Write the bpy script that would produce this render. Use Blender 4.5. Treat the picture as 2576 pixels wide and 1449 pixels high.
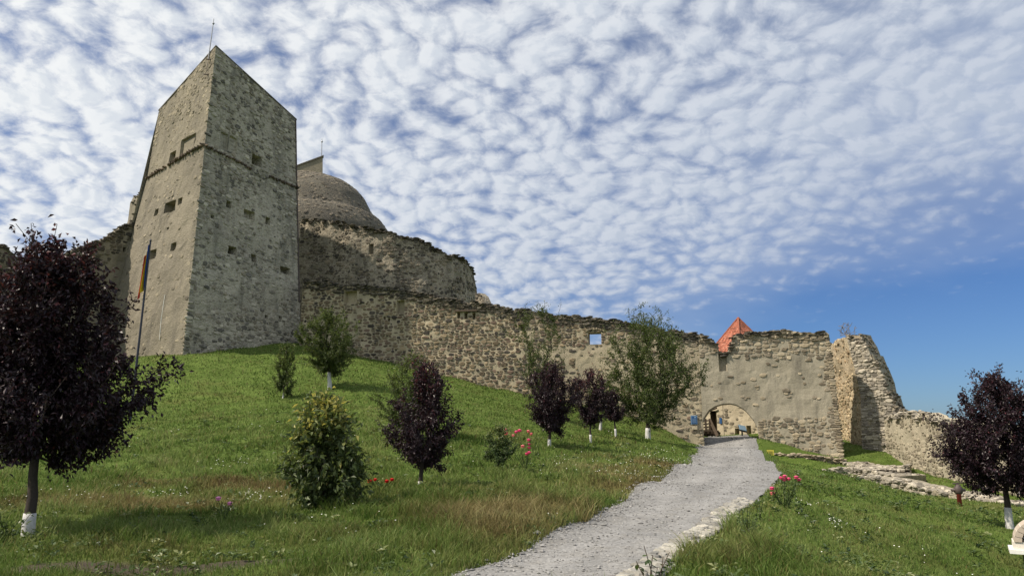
import bpy, bmesh, math, random
import numpy as np
from mathutils import Vector, Matrix, Euler

# ---------------------------------------------------------------- camera, sky, sun, exposure
for o in list(bpy.data.objects): bpy.data.objects.remove(o)
scene = bpy.context.scene
COL = scene.collection
EYE = 1.6
PITCH = math.radians(11.0)
FPX, CX, CY = 2576 * 26.0 / 36.0, 1288.0, 724.5
cam_d = bpy.data.cameras.new('camera'); cam_d.lens = 26.0; cam_d.sensor_width = 36.0
cam_d.clip_start = 0.1; cam_d.clip_end = 9000
cam = bpy.data.objects.new('camera', cam_d); COL.objects.link(cam)
cam.location = (0, 0, EYE); cam.rotation_euler = (math.radians(90) + PITCH, 0, 0)
scene.camera = cam

SUN_AZ = math.atan2(-0.95, -0.27)        # clockwise from +Y
SUN_EL = math.radians(50)
sdir = Vector((math.sin(SUN_AZ) * math.cos(SUN_EL), math.cos(SUN_AZ) * math.cos(SUN_EL), math.sin(SUN_EL)))
sun_d = bpy.data.lights.new('sun', 'SUN'); sun_d.energy = 4.3; sun_d.angle = math.radians(1.2); sun_d.color = (1.0, 0.90, 0.76)
sun = bpy.data.objects.new('sun', sun_d); COL.objects.link(sun)
sun.rotation_euler = (-sdir).to_track_quat('-Z', 'Y').to_euler(); sun.location = (-60, 20, 60)
scene.view_settings.view_transform = 'Standard'; scene.view_settings.look = 'None'
scene.view_settings.exposure = 0.45; scene.view_settings.gamma = 1.0; scene.view_settings.use_curve_mapping = False


class NT:
    """small helper to write node trees"""
    def __init__(s, tree): s.t = tree; s.l = tree.links
    def n(s, typ, props=None, **ins):
        nd = s.t.nodes.new(typ)
        for k, v in (props or {}).items(): setattr(nd, k, v)
        for k, v in ins.items():
            key = int(k[1:]) if k[0] == 'i' and k[1:].isdigit() else k.replace('_', ' ')
            s.put(nd.inputs[key], v)
        return nd
    def put(s, sock, v):
        if isinstance(v, bpy.types.NodeSocket): s.l.new(v, sock)
        else:
            if hasattr(sock.default_value, '__len__') and not hasattr(v, '__len__'): v = (v,) * len(sock.default_value)
            elif hasattr(sock.default_value, '__len__') and len(sock.default_value) == 4 and len(v) == 3: v = (*v, 1)
            sock.default_value = v
    def math(s, op, a, b=0.0, c=0.0, clamp=False):
        return s.n('ShaderNodeMath', dict(operation=op, use_clamp=clamp), i0=a, i1=b, i2=c).outputs[0]
    def mix(s, f, a, b, mode='MIX'):
        nd = s.n('ShaderNodeMix', dict(data_type='RGBA', blend_type=mode, clamp_factor=True))
        s.put(nd.inputs[0], f); s.put(nd.inputs[6], a); s.put(nd.inputs[7], b); return nd.outputs[2]
    def ramp(s, f, stops, interp='LINEAR'):
        nd = s.n('ShaderNodeValToRGB'); cr = nd.color_ramp; cr.interpolation = interp
        while len(cr.elements) < len(stops): cr.elements.new(0.5)
        for e, (p, c) in zip(cr.elements, stops):
            e.position = p; e.color = (*c, 1) if hasattr(c, '__len__') else (c, c, c, 1)
        s.put(nd.inputs[0], f); return nd.outputs[0]
    def noise(s, vec, scale, detail=3, rough=0.55, dist=0.0, out=0):
        return s.n('ShaderNodeTexNoise', None, Vector=vec, Scale=scale, Detail=detail, Roughness=rough, Distortion=dist).outputs[out]
    def smooth(s, v, a, b):
        nd = s.n('ShaderNodeMapRange', dict(interpolation_type='SMOOTHSTEP'), i0=v, i1=a, i2=b, i3=0.0, i4=1.0); return nd.outputs[0]


world = bpy.data.worlds.new('World'); scene.world = world; world.use_nodes = True
w = NT(world.node_tree); world.node_tree.nodes.clear()
sky = w.n('ShaderNodeTexSky', dict(sky_type='NISHITA', sun_disc=False, sun_elevation=SUN_EL, sun_rotation=SUN_AZ, altitude=500, air_density=1.0, dust_density=0.6, ozone_density=2.2))
gen = w.n('ShaderNodeTexCoord').outputs['Generated']
sep = w.n('ShaderNodeSeparateXYZ', None, Vector=gen)
zc = w.math('ADD', w.math('MAXIMUM', sep.outputs[2], 0.0), 0.30)    # a slightly curved layer
cxn = w.math('DIVIDE', sep.outputs[0], zc); cyn = w.math('DIVIDE', sep.outputs[1], zc)
pl = w.n('ShaderNodeCombineXYZ', None, X=cxn, Y=cyn, Z=0.0).outputs[0]
warp = w.noise(pl, 4.2, 3, 0.55, 0, 1)
wv = w.n('ShaderNodeVectorMath', dict(operation='MULTIPLY_ADD'), i0=warp, i1=(0.11, 0.11, 0), i2=pl).outputs[0]
def puffs(scale, vec):
    c = w.n('ShaderNodeTexVoronoi', dict(feature='F1', voronoi_dimensions='2D'), Vector=vec, Scale=scale, Randomness=1.0).outputs[0]
    return w.math('SUBTRACT', 1.0, w.math('MULTIPLY', c, 1.35))
soff = w.n('ShaderNodeVectorMath', dict(operation='ADD'), i0=wv, i1=(-0.014, -0.004, 0)).outputs[0]   # a step towards the sun
def field(vec):
    f = w.math('ADD', w.math('MULTIPLY', puffs(18.0, vec), 0.32), w.math('MULTIPLY', w.noise(vec, 26.0, 5, 0.62), 0.70))
    return w.math('ADD', f, w.math('MULTIPLY', w.noise(vec, 8.0, 2, 0.5), 0.52))
mac = w.noise(pl, 1.7, 3, 0.5)
edge = w.math('ADD', cxn, w.math('MULTIPLY', cyn, 0.757))
edge = w.math('ADD', edge, w.math('MULTIPLY', w.math('SUBTRACT', w.noise(pl, 1.6, 4), 0.5), 1.1))
clear = w.smooth(edge, 1.55, 2.6)
base = w.math('SUBTRACT', w.math('MULTIPLY', w.math('SUBTRACT', mac, 0.5), 0.55), w.math('MULTIPLY', clear, 0.50))
low = w.smooth(sep.outputs[2], 0.30, 0.10)        # seen edge-on the layer breaks up
dens = w.math('SUBTRACT', w.math('ADD', field(wv), base), w.math('MULTIPLY', low, 0.05)); dens2 = w.math('ADD', field(soff), base)
alpha = w.math('MULTIPLY', w.math('MULTIPLY', w.smooth(dens, 0.36, 0.88), w.math('SUBTRACT', 0.98, w.math('MULTIPLY', clear, 0.65))), w.smooth(sep.outputs[2], 0.0, 0.05))
lit = w.smooth(w.math('SUBTRACT', dens, dens2), -0.10, 0.12)
thick = w.smooth(dens, 0.62, 1.12)
veil = w.math('MULTIPLY', w.math('SUBTRACT', 1.0, clear), w.math('ADD', 0.22, w.math('MULTIPLY', w.smooth(cxn, 0.05, 1.0), 0.45)))
toS = w.n('ShaderNodeVectorMath', dict(operation='DOT_PRODUCT'), i0=gen, i1=tuple(sdir)).outputs['Value']
glow = w.smooth(toS, -0.45, 0.75)
c_lit = w.mix(glow, (4.5, 5.05, 6.1), (8.7, 8.8, 8.7)); c_sh = w.mix(glow, (3.7, 4.35, 5.5), (6.7, 7.1, 7.5))
ccol = w.mix(w.math('SUBTRACT', w.math('ADD', w.math('MULTIPLY', lit, 0.75), 0.35), w.math('MULTIPLY', thick, 0.35), 0.0, True), c_sh, c_lit)
skyc = w.mix(1.0, sky.outputs[0], (0.37, 0.53, 0.80), 'MULTIPLY')
skyc = w.mix(veil, skyc, (5.0, 5.7, 6.8))
allc = w.mix(alpha, skyc, ccol)
bg = w.n('ShaderNodeBackground', None, Color=allc, Strength=0.083)
world.cycles.sampling_method = 'MANUAL'; world.cycles.sample_map_resolution = 512
w.l.new(bg.outputs[0], w.n('ShaderNodeOutputWorld').inputs[0])

# ---------------------------------------------------------------- pixel <-> place helpers (2576 x 1449 frame of the photograph)
cp, sp = math.cos(PITCH), math.sin(PITCH)
def ray(px, py):
    a = (px - CX) / FPX; b = (CY - py) / FPX
    return Vector((a, cp - b * sp, sp + b * cp))
def P(px, py, d):
    r = ray(px, py); return Vector((r.x * d / r.y, d, EYE + r.z * d / r.y))
def PZ(px, py, z):
    r = ray(px, py); t = (z - EYE) / r.z; return Vector((r.x * t, r.y * t, z))
def proj(p):
    x, y, z = p[0], p[1], p[2] - EYE
    f = y * cp + z * sp; u = -y * sp + z * cp
    return CX + FPX * x / f, CY - FPX * u / f

_tab = np.random.RandomState(7).rand(256, 256)
def vnoise(x, y):
    x = np.asarray(x, float); y = np.asarray(y, float)
    xi = np.floor(x).astype(int); yi = np.floor(y).astype(int); fx = x - xi; fy = y - yi
    fx = fx * fx * (3 - 2 * fx); fy = fy * fy * (3 - 2 * fy)
    a = _tab[xi & 255, yi & 255]; b = _tab[(xi + 1) & 255, yi & 255]; c = _tab[xi & 255, (yi + 1) & 255]; d = _tab[(xi + 1) & 255, (yi + 1) & 255]
    return (a * (1 - fx) + b * fx) * (1 - fy) + (c * (1 - fx) + d * fx) * fy
_tl = _tab.tolist()
def vn(x, y):
    """the same noise for one point, without array overhead"""
    xi = math.floor(x); yi = math.floor(y); fx = x - xi; fy = y - yi; fx = fx * fx * (3 - 2 * fx); fy = fy * fy * (3 - 2 * fy)
    r0 = _tl[xi & 255]; r1 = _tl[(xi + 1) & 255]; a = yi & 255; b = (yi + 1) & 255
    return (r0[a] * (1 - fx) + r1[a] * fx) * (1 - fy) + (r0[b] * (1 - fx) + r1[b] * fx) * fy
def fb1(x, y, o=3):
    s = 0; a = 0.5; t = 0
    for i in range(o):
        s += a * vn(x * 2 ** i + 17.3 * i, y * 2 ** i + 5.1 * i); t += a; a *= 0.5
    return s / t
def lerp1(x, xs, ys):
    if x <= xs[0]: return ys[0]
    if x >= xs[-1]: return ys[-1]
    for i in range(1, len(xs)):
        if x <= xs[i]:
            d = xs[i] - xs[i - 1]; return ys[i] if d == 0 else ys[i - 1] + (ys[i] - ys[i - 1]) * (x - xs[i - 1]) / d
def fbm(x, y, o=4):
    s = 0; a = 0.5; t = 0
    for i in range(o):
        s = s + a * vnoise(x * 2 ** i + 17.3 * i, y * 2 ** i + 5.1 * i); t += a; a *= 0.5
    return s / t

# ---------------------------------------------------------------- object helpers
def tag(o, label=None, cat=None, group=None, kind=None):
    if label: o['label'] = label
    if cat: o['category'] = cat
    if group: o['group'] = group
    if kind: o['kind'] = kind
    return o
def root(name, label, cat, loc, group=None):
    o = bpy.data.objects.new(name, None); COL.objects.link(o); o.location = loc; o.empty_display_size = 0.3
    return tag(o, label, cat, group, 'thing')
def link(name, me, mat, parent=None, kind=None, label=None):
    o = bpy.data.objects.new(name, me); COL.objects.link(o)
    if mat is not None and len(me.materials) == 0: me.materials.append(mat)
    if parent is not None:
        o.parent = parent
        if parent.parent is None: o.location = -parent.location
    return tag(o, label, None, None, kind)
def mesh_np(name, V, quads=None, tris=None, attrs=None, smooth=False):
    me = bpy.data.meshes.new(name); V = np.asarray(V, np.float32)
    q = np.asarray(quads if quads is not None else np.zeros((0, 4)), np.int32).reshape(-1, 4)
    t = np.asarray(tris if tris is not None else np.zeros((0, 3)), np.int32).reshape(-1, 3)
    me.vertices.add(len(V)); me.vertices.foreach_set('co', V.ravel())
    me.loops.add(q.size + t.size); me.loops.foreach_set('vertex_index', np.concatenate([q.ravel(), t.ravel()]))
    me.polygons.add(len(q) + len(t))
    st = np.concatenate([np.arange(len(q)) * 4, q.size + np.arange(len(t)) * 3]).astype(np.int32)
    me.polygons.foreach_set('loop_start', st)
    me.polygons.foreach_set('use_smooth', np.full(len(q) + len(t), smooth))
    for k, a in (attrs or {}).items():
        at = me.attributes.new(k, 'FLOAT', 'POINT'); at.data.foreach_set('value', np.asarray(a, np.float32))
    me.update(calc_edges=True); me.validate()
    return me
class MB:
    """collects simple solids into one mesh"""
    def __init__(s): s.v = []; s.f = []; s.tint = []
    def add(s, vs, fs, tint=0.0):
        b = len(s.v); s.v += [tuple(v) for v in vs]; s.f += [tuple(i + b for i in f) for f in fs]; s.tint += [tint] * len(vs); return s
    def box(s, c, size, rot=None, tint=0.0, taper=1.0):
        R = rot if rot is not None else Matrix.Identity(3); c = Vector(c); vs = []
        for z in (-.5, .5):
            k = taper if z > 0 else 1.0
            for x, y in ((-.5, -.5), (.5, -.5), (.5, .5), (-.5, .5)): vs.append(c + R @ Vector((x * size[0] * k, y * size[1] * k, z * size[2])))
        return s.add(vs, [(0, 3, 2, 1), (4, 5, 6, 7), (0, 1, 5, 4), (1, 2, 6, 5), (2, 3, 7, 6), (3, 0, 4, 7)], tint)
    def tube(s, pts, rad, n=6, tint=0.0, cap=True):
        pts = [Vector(p) for p in pts]; vs = []; fs = []
        for i, p in enumerate(pts):
            d = (pts[min(i + 1, len(pts) - 1)] - pts[max(i - 1, 0)]).normalized()
            a = d.orthogonal().normalized() if abs(d.z) > 0.95 else d.cross(Vector((0, 0, 1))).normalized()
            b = d.cross(a); r = rad[i] if hasattr(rad, '__len__') else rad
            vs += [p + (a * math.cos(k * 2 * math.pi / n) + b * math.sin(k * 2 * math.pi / n)) * r for k in range(n)]
        for i in range(len(pts) - 1):
            fs += [(i * n + k, i * n + (k + 1) % n, (i + 1) * n + (k + 1) % n, (i + 1) * n + k) for k in range(n)]
        if cap: fs += [tuple(range(n - 1, -1, -1)), tuple(range((len(pts) - 1) * n, len(pts) * n))]
        return s.add(vs, fs, tint)
    def lathe(s, c, prof, n=16, tint=0.0):
        c = Vector(c); vs = [c + Vector((r * math.cos(k * 2 * math.pi / n), r * math.sin(k * 2 * math.pi / n), z)) for r, z in prof for k in range(n)]
        fs = [(i * n + k, i * n + (k + 1) % n, (i + 1) * n + (k + 1) % n, (i + 1) * n + k) for i in range(len(prof) - 1) for k in range(n)]
        return s.add(vs, fs + [tuple(range(n - 1, -1, -1)), tuple(range((len(prof) - 1) * n, len(prof) * n))], tint)
    def mesh(s, name, smooth=False):
        me = bpy.data.meshes.new(name); me.from_pydata(s.v, [], s.f)
        at = me.attributes.new('tint', 'FLOAT', 'POINT'); at.data.foreach_set('value', s.tint)
        if smooth: me.polygons.foreach_set('use_smooth', [True] * len(me.polygons))
        me.update(); return me

# ---------------------------------------------------------------- materials
def newmat(name):
    m = bpy.data.materials.new(name); m.use_nodes = True; m.node_tree.nodes.clear(); return m, NT(m.node_tree)
def finish(nt, col, rough=0.85, bump=None, bstr=0.4, bdist=0.02, spec=0.3):
    b = nt.n('ShaderNodeBsdfPrincipled', None, Base_Color=col, Roughness=rough)
    b.inputs['Specular IOR Level'].default_value = spec
    if bump is not None:
        bn = nt.n('ShaderNodeBump', None, Height=bump, Strength=bstr, Distance=bdist); nt.l.new(bn.outputs[0], b.inputs['Normal'])
    nt.l.new(b.outputs[0], nt.n('ShaderNodeOutputMaterial').inputs[0])
def plain(name, col, rough=0.7, spec=0.4, var=0.12, scale=14.0):
    m, t = newmat(name); pos = t.n('ShaderNodeNewGeometry').outputs['Position']
    nz = t.noise(pos, scale, 4)
    c = t.mix(nz, tuple(x * (1 - var) for x in col), tuple(min(1, x * (1 + var)) for x in col))
    finish(t, c, rough, nz, 0.25, 0.01, spec); return m
def stone_mat(name, cols, lichen=(0.3, 0.29, 0.26), lich=0.35):
    m, t = newmat(name); pos = t.n('ShaderNodeNewGeometry').outputs['Position']
    rnd = t.math('FRACT', t.math('ADD', t.n('ShaderNodeObjectInfo').outputs['Random'], t.n('ShaderNodeAttribute', dict(attribute_name='tint')).outputs['Fac']))
    k = len(cols); base = t.ramp(rnd, [(i / k, c) for i, c in enumerate(cols)], 'CONSTANT')
    v = t.math('FRACT', t.math('MULTIPLY', rnd, 7.31))
    base = t.mix(1.0, base, t.ramp(v, [(0, 0.68), (1, 1.3)]), 'MULTIPLY')
    n1 = t.noise(pos, 5.0, 5, 0.62); n2 = t.noise(pos, 22.0, 4, 0.6)
    base = t.mix(t.math('MULTIPLY', t.smooth(n1, 0.5, 0.72), lich), base, lichen)
    base = t.mix(1.0, base, t.ramp(n2, [(0.25, 0.7), (0.75, 1.25)]), 'MULTIPLY')
    finish(t, base, 0.9, t.math('ADD', n1, t.math('MULTIPLY', n2, 0.5)), 0.55, 0.03, 0.2); return m
def plaster_mat(name, c1, c2, c3, stain=(0.08, 0.078, 0.07), st=0.5, sc=0.55, rub=0.0):
    """weathered render / mortar: two tones in patches, a third in flecks, run-down stains, rough relief"""
    m, t = newmat(name); pos = t.n('ShaderNodeNewGeometry').outputs['Position']
    big = t.noise(pos, sc, 5, 0.6); mid = t.noise(pos, 3.2, 5, 0.62); fine = t.noise(pos, 17.0, 4, 0.65)
    c = t.mix(t.smooth(big, 0.36, 0.64), c1, c2)
    c = t.mix(t.math('MULTIPLY', t.smooth(mid, 0.52, 0.70), 0.75), c, c3)
    strv = t.n('ShaderNodeVectorMath', dict(operation='MULTIPLY'), i0=pos, i1=(1.1, 1.1, 0.16)).outputs[0]
    sn = t.math('MULTIPLY', t.smooth(t.noise(strv, 0.9, 5, 0.65), 0.46, 0.74), st)
    c = t.mix(sn, c, stain)
    sq = t.n('ShaderNodeVectorMath', dict(operation='MULTIPLY'), i0=pos, i1=(1.0, 1.0, 1.9)).outputs[0]
    wv = t.n('ShaderNodeVectorMath', dict(operation='MULTIPLY_ADD'), i0=t.noise(pos, 4.0, 2, 0.5, 0, 1), i1=(0.16, 0.16, 0.16), i2=sq).outputs[0]
    vo = t.n('ShaderNodeTexVoronoi', dict(feature='DISTANCE_TO_EDGE'), Vector=wv, Scale=3.1).outputs[0]
    stone = t.smooth(vo, 0.03, 0.16)
    if rub:
        cellc = t.n('ShaderNodeTexVoronoi', None, Vector=wv, Scale=3.1).outputs['Color']
        r = t.n('ShaderNodeSeparateColor', None, Color=cellc).outputs[0]
        amt = t.math('MULTIPLY', t.math('MULTIPLY', stone, t.smooth(t.math('ADD', r, t.math('SUBTRACT', mid, 0.5)), 0.35, 0.85)), rub)
        c = t.mix(amt, c, t.mix(r, (0.075, 0.068, 0.055), (0.19, 0.165, 0.125)))
    c = t.mix(1.0, c, t.ramp(fine, [(0.2, 0.72), (0.8, 1.22)]), 'MULTIPLY')
    h = t.math('ADD', t.math('ADD', t.math('MULTIPLY', mid, 1.4), t.math('MULTIPLY', fine, 0.6)), t.math('MULTIPLY', stone, 0.03 + 0.85 * rub))
    finish(t, c, 0.93, h, 0.55 + 0.3 * rub, 0.05, 0.15); return m
def leaf_mat(name, ca, cb, cc=None, trans=0.35, gloss=0.25):
    m, t = newmat(name)
    ti = t.n('ShaderNodeAttribute', dict(attribute_name='tint')).outputs['Fac']
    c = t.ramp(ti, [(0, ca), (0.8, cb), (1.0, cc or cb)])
    b = t.n('ShaderNodeBsdfPrincipled', None, Base_Color=c, Roughness=0.45); b.inputs['Specular IOR Level'].default_value = gloss
    tr = t.n('ShaderNodeBsdfTranslucent', None, Color=t.mix(1.0, c, (1.25, 1.2, 0.7), 'MULTIPLY'))
    mx = t.n('ShaderNodeMixShader', None, i0=trans, i1=b.outputs[0], i2=tr.outputs[0])
    t.l.new(mx.outputs[0], t.n('ShaderNodeOutputMaterial').inputs[0]); return m

MT = {}
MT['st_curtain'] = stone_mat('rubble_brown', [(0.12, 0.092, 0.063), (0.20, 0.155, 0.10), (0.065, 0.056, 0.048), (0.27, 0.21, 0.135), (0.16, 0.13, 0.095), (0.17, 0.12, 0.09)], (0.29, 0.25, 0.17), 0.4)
MT['st_upper'] = stone_mat('rubble_grey', [(0.13, 0.113, 0.088), (0.19, 0.163, 0.122), (0.08, 0.072, 0.06), (0.24, 0.20, 0.145), (0.16, 0.137, 0.11)], (0.24, 0.215, 0.165), 0.45)
MT['st_tower'] = stone_mat('tower_rubble', [(0.25, 0.228, 0.185), (0.35, 0.32, 0.26), (0.14, 0.13, 0.11), (0.42, 0.385, 0.31), (0.24, 0.21, 0.16)], (0.42, 0.39, 0.32), 0.6)
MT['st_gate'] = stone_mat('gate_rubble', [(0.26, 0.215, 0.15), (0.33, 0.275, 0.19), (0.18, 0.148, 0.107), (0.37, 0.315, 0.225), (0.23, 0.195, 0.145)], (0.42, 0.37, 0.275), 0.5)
MT['st_ruin'] = stone_mat('ruin_rubble', [(0.25, 0.215, 0.155), (0.31, 0.27, 0.20), (0.18, 0.155, 0.115), (0.35, 0.31, 0.23), (0.22, 0.19, 0.14)], (0.36, 0.32, 0.245), 0.5)
MT['st_dark'] = stone_mat('dark_coping', [(0.075, 0.066, 0.052), (0.11, 0.096, 0.075), (0.15, 0.13, 0.098), (0.055, 0.05, 0.043)], (0.22, 0.205, 0.165), 0.5)
MT['st_low'] = stone_mat('low_wall_rubble', [(0.26, 0.235, 0.19), (0.34, 0.305, 0.245), (0.19, 0.17, 0.14), (0.39, 0.35, 0.28)], (0.44, 0.41, 0.34), 0.5)
MT['pave'] = stone_mat('gutter_stone', [(0.25, 0.24, 0.215), (0.30, 0.288, 0.25), (0.20, 0.195, 0.18), (0.34, 0.32, 0.275)], (0.36, 0.345, 0.30), 0.4)
MT['gravel'] = stone_mat('gravel_stone', [(0.22, 0.217, 0.21), (0.27, 0.266, 0.258), (0.16, 0.157, 0.152), (0.32, 0.313, 0.30), (0.245, 0.24, 0.232)], (0.34, 0.335, 0.32), 0.3)
MT['mo_curtain'] = plaster_mat('tan_mortar', (0.42, 0.36, 0.25), (0.35, 0.30, 0.215), (0.46, 0.40, 0.28), st=0.35)
MT['mo_upper'] = plaster_mat('grey_mortar', (0.38, 0.335, 0.255), (0.31, 0.278, 0.215), (0.43, 0.36, 0.26), st=0.45, rub=0.75)
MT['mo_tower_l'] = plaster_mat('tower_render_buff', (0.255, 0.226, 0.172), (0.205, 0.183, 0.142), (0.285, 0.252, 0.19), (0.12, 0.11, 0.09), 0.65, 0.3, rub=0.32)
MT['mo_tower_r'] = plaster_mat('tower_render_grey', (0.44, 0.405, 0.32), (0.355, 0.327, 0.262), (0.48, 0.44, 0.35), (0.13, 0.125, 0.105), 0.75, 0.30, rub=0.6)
MT['mo_gate'] = plaster_mat('gate_render', (0.37, 0.333, 0.255), (0.30, 0.27, 0.205), (0.32, 0.285, 0.215), (0.14, 0.128, 0.105), 0.75, 0.45)
MT['mo_ruin'] = plaster_mat('ruin_mortar', (0.40, 0.36, 0.27), (0.36, 0.32, 0.24), (0.44, 0.395, 0.30), st=0.2, rub=0.1)
MT['mo_lit'] = plaster_mat('sunlit_mortar', (0.43, 0.355, 0.24), (0.38, 0.31, 0.21), (0.47, 0.395, 0.275), st=0.15, rub=0.3)  # warm sunlight on the ruin's left face is put into this colour
MT['mo_court'] = plaster_mat('courtyard_render', (0.52, 0.45, 0.33), (0.45, 0.39, 0.28), (0.40, 0.34, 0.25), st=0.2)
MT['mo_dome'] = plaster_mat('dome_rubble', (0.165, 0.15, 0.12), (0.12, 0.109, 0.09), (0.20, 0.18, 0.14), st=0.6, rub=0.9)
MT['brick'] = stone_mat('thin_brick', [(0.13, 0.10, 0.08), (0.17, 0.13, 0.10), (0.10, 0.085, 0.07)], (0.24, 0.2, 0.16), 0.3)
MT['tile'] = stone_mat('red_roof_tile', [(0.33, 0.115, 0.07), (0.38, 0.135, 0.085), (0.28, 0.10, 0.065), (0.36, 0.15, 0.10)], (0.34, 0.19, 0.14), 0.25)
MT['wood'] = plain('weathered_wood', (0.10, 0.075, 0.055), 0.85, 0.2, 0.35, 9)
MT['iron'] = plain('rusty_iron', (0.075, 0.055, 0.05), 0.6, 0.4)
MT['rod'] = plain('galvanised_rod', (0.30, 0.31, 0.36), 0.45, 0.5)
MT['black'] = plain('black_paint', (0.018, 0.018, 0.02), 0.55, 0.4)
MT['white'] = plain('white_paint', (0.72, 0.71, 0.67), 0.7, 0.3)
MT['lime'] = plain('limewash', (0.52, 0.51, 0.50), 0.9, 0.15, 0.45, 26)
MT['bark'] = plain('dark_bark', (0.055, 0.045, 0.038), 0.95, 0.15, 0.45, 30)
MT['stem'] = plain('green_stem', (0.06, 0.085, 0.03), 0.7, 0.2)
MT['cut'] = plain('roof_edge_slate', (0.12, 0.108, 0.09), 0.8, 0.2)
MT['dry'] = plain('dry_twig', (0.22, 0.17, 0.11), .9, .1)
MT['dark'] = plain('deep_room', (0.02, 0.018, 0.016), 1.0, 0.0)

# ---------------------------------------------------------------- terrain
PATH_L = [PZ(*a) for a in [(1020, 1490, 0), (1130, 1449, 0), (1340, 1385, 0.02), (1480, 1320, 0.05), (1560, 1275, 0.09), (1660, 1215, 0.18), (1735, 1170, 0.32), (1757, 1145, 0.48), (1762, 1122, 0.78), (1772, 1102, 1.15)]]
PATH_R = [PZ(*a) for a in [(1575, 1500, 0), (1667, 1449, 0), (1700, 1407, 0.02), (1810, 1334, 0.05), (1892, 1271, 0.10), (1935, 1228, 0.18), (1968, 1190, 0.30), (1945, 1160, 0.45), (1918, 1130, 0.75), (1904, 1104, 1.15)]]
GUT_IN = [PZ(*a) for a in [(1440, 1500, 0), (1545, 1449, 0), (1600, 1412, 0.02), (1677, 1368, 0.03), (1735, 1330, 0.05), (1796, 1293, 0.08), (1861, 1255, 0.12)]]
GUT_OUT = [PZ(*a) for a in [(1575, 1500, 0), (1662, 1449, 0), (1697, 1409, 0.02), (1755, 1370, 0.03), (1810, 1334, 0.05), (1855, 1300, 0.08), (1897, 1266, 0.12)]]
anch = [P(*a) for a in [
    (0, 1449, 8.6), (300, 1449, 8.6), (600, 1449, 8.6), (950, 1449, 8.7), (75, 1337, 11.5), (320, 1335, 11.5), (600, 1302, 13), (800, 1275, 14),
    (1000, 1300, 12.5), (1150, 1330, 11.2), (1340, 1300, 12.0), (1250, 1292, 12.5), (1430, 1250, 14.9), (1520, 1205, 18.6), (1200, 1240, 16.6),
    (200, 1200, 20), (500, 1200, 20), (800, 1190, 20.5), (0, 1180, 21), (300, 1085, 30), (600, 1080, 30), (327, 1060, 33), (500, 980, 42), (200, 985, 42), (0, 1000, 40),
    (460, 893, 50), (710, 1002, 40), (755, 870, 57), (600, 882, 53), (270, 905, 55), (0, 930, 52), (830, 977, 42), (1057, 1230, 17.5), (1382, 1124, 30), (1252, 1187, 21),
    (1485, 1112, 34), (1550, 1097, 38), (1510, 1085, 42), (1630, 1102, 40), (1200, 968, 54), (960, 908, 55.8), (1310, 990, 53.4), (1600, 1055, 51.9), (1700, 1092, 51.2), (1750, 1130, 50.5),
    (1150, 1050, 36), (1000, 1105, 28), (1450, 1170, 24), (1600, 1160, 26), (1680, 1145, 31), (1735, 1130, 43),
    (1945, 1170, 40), (1985, 1184, 35), (1935, 1162, 46), (1975, 1272, 14.9), (2250, 1330, 15.8), (2250, 1260, 22), (2415, 1272, 27), (2540, 1327, 20), (2515, 1270, 29), (2120, 1226, 36), (2030, 1202, 37), (2300, 1247, 33), (2100, 1163, 47.5), (1960, 1158, 47),
    (2170, 1132, 50), (2125, 1108, 55), (2220, 1152, 47.5), (2420, 1216, 38), (2300, 1186, 44), (2340, 1200, 41.5), (2060, 1165, 46), (2600, 1265, 32),
    (2100, 1449, 8.9), (2400, 1449, 12.5), (2545, 1449, 14.2)]]
anch += [Vector(a) for a in [(-20, 72, 11), (-20, 95, 11), (-45, 75, 10), (10, 58, 1.55), (20, 57, 1.5), (12, 66, 1.6), (12, 80, 2), (35, 62, 0), (45, 40, -2.5), (-55, 40, 5), (-55, 60, 9), (0, 4, 0), (-15, 3, -.1), (8, 5, -.8), (14, 8, -1.5), (0, -12, -.2), (-35, 5, .2), (35, 12, -2.5), (-35, 22, 1.2), (40, 25, -2.3)]]
anch += PATH_L[1:] + PATH_R[1:]
_A = np.array([tuple(a) for a in anch])
def _k(r2): return 0.5 * r2 * np.log(r2 + 1e-9)
_n = len(_A); _d2 = ((_A[:, None, :2] - _A[None, :, :2]) ** 2).sum(2)
_K = np.zeros((_n + 3, _n + 3)); _K[:_n, :_n] = _k(_d2) + np.eye(_n) * 0.6
_Pm = np.c_[np.ones(_n), _A[:, :2]]; _K[:_n, _n:] = _Pm; _K[_n:, :_n] = _Pm.T
_W = np.linalg.solve(_K, np.r_[_A[:, 2], 0, 0, 0])
def hbase(x, y):
    x = np.atleast_1d(np.asarray(x, float)); y = np.atleast_1d(np.asarray(y, float)); out = np.empty(len(x))
    for i in range(0, len(x), 40000):
        a = x[i:i + 40000]; b = y[i:i + 40000]
        out[i:i + 40000] = _k((a[:, None] - _A[:, 0]) ** 2 + (b[:, None] - _A[:, 1]) ** 2) @ _W[:_n] + _W[_n] + _W[_n + 1] * a + _W[_n + 2] * b
    r = np.hypot(x, y - 35); f = np.clip((r - 60) / 60, 0, 1); f = f * f * (3 - 2 * f)
    return out * (1 - f) - 7 * f
def inpoly(x, y, poly):
    x = np.asarray(x); y = np.asarray(y); c = np.zeros(x.shape, bool); n = len(poly)
    for i in range(n):
        x1, y1 = poly[i][0], poly[i][1]; x2, y2 = poly[i - 1][0], poly[i - 1][1]
        if y1 == y2: continue
        c ^= ((y1 > y) != (y2 > y)) & (x < (x2 - x1) * (y - y1) / (y2 - y1) + x1)
    return c
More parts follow.
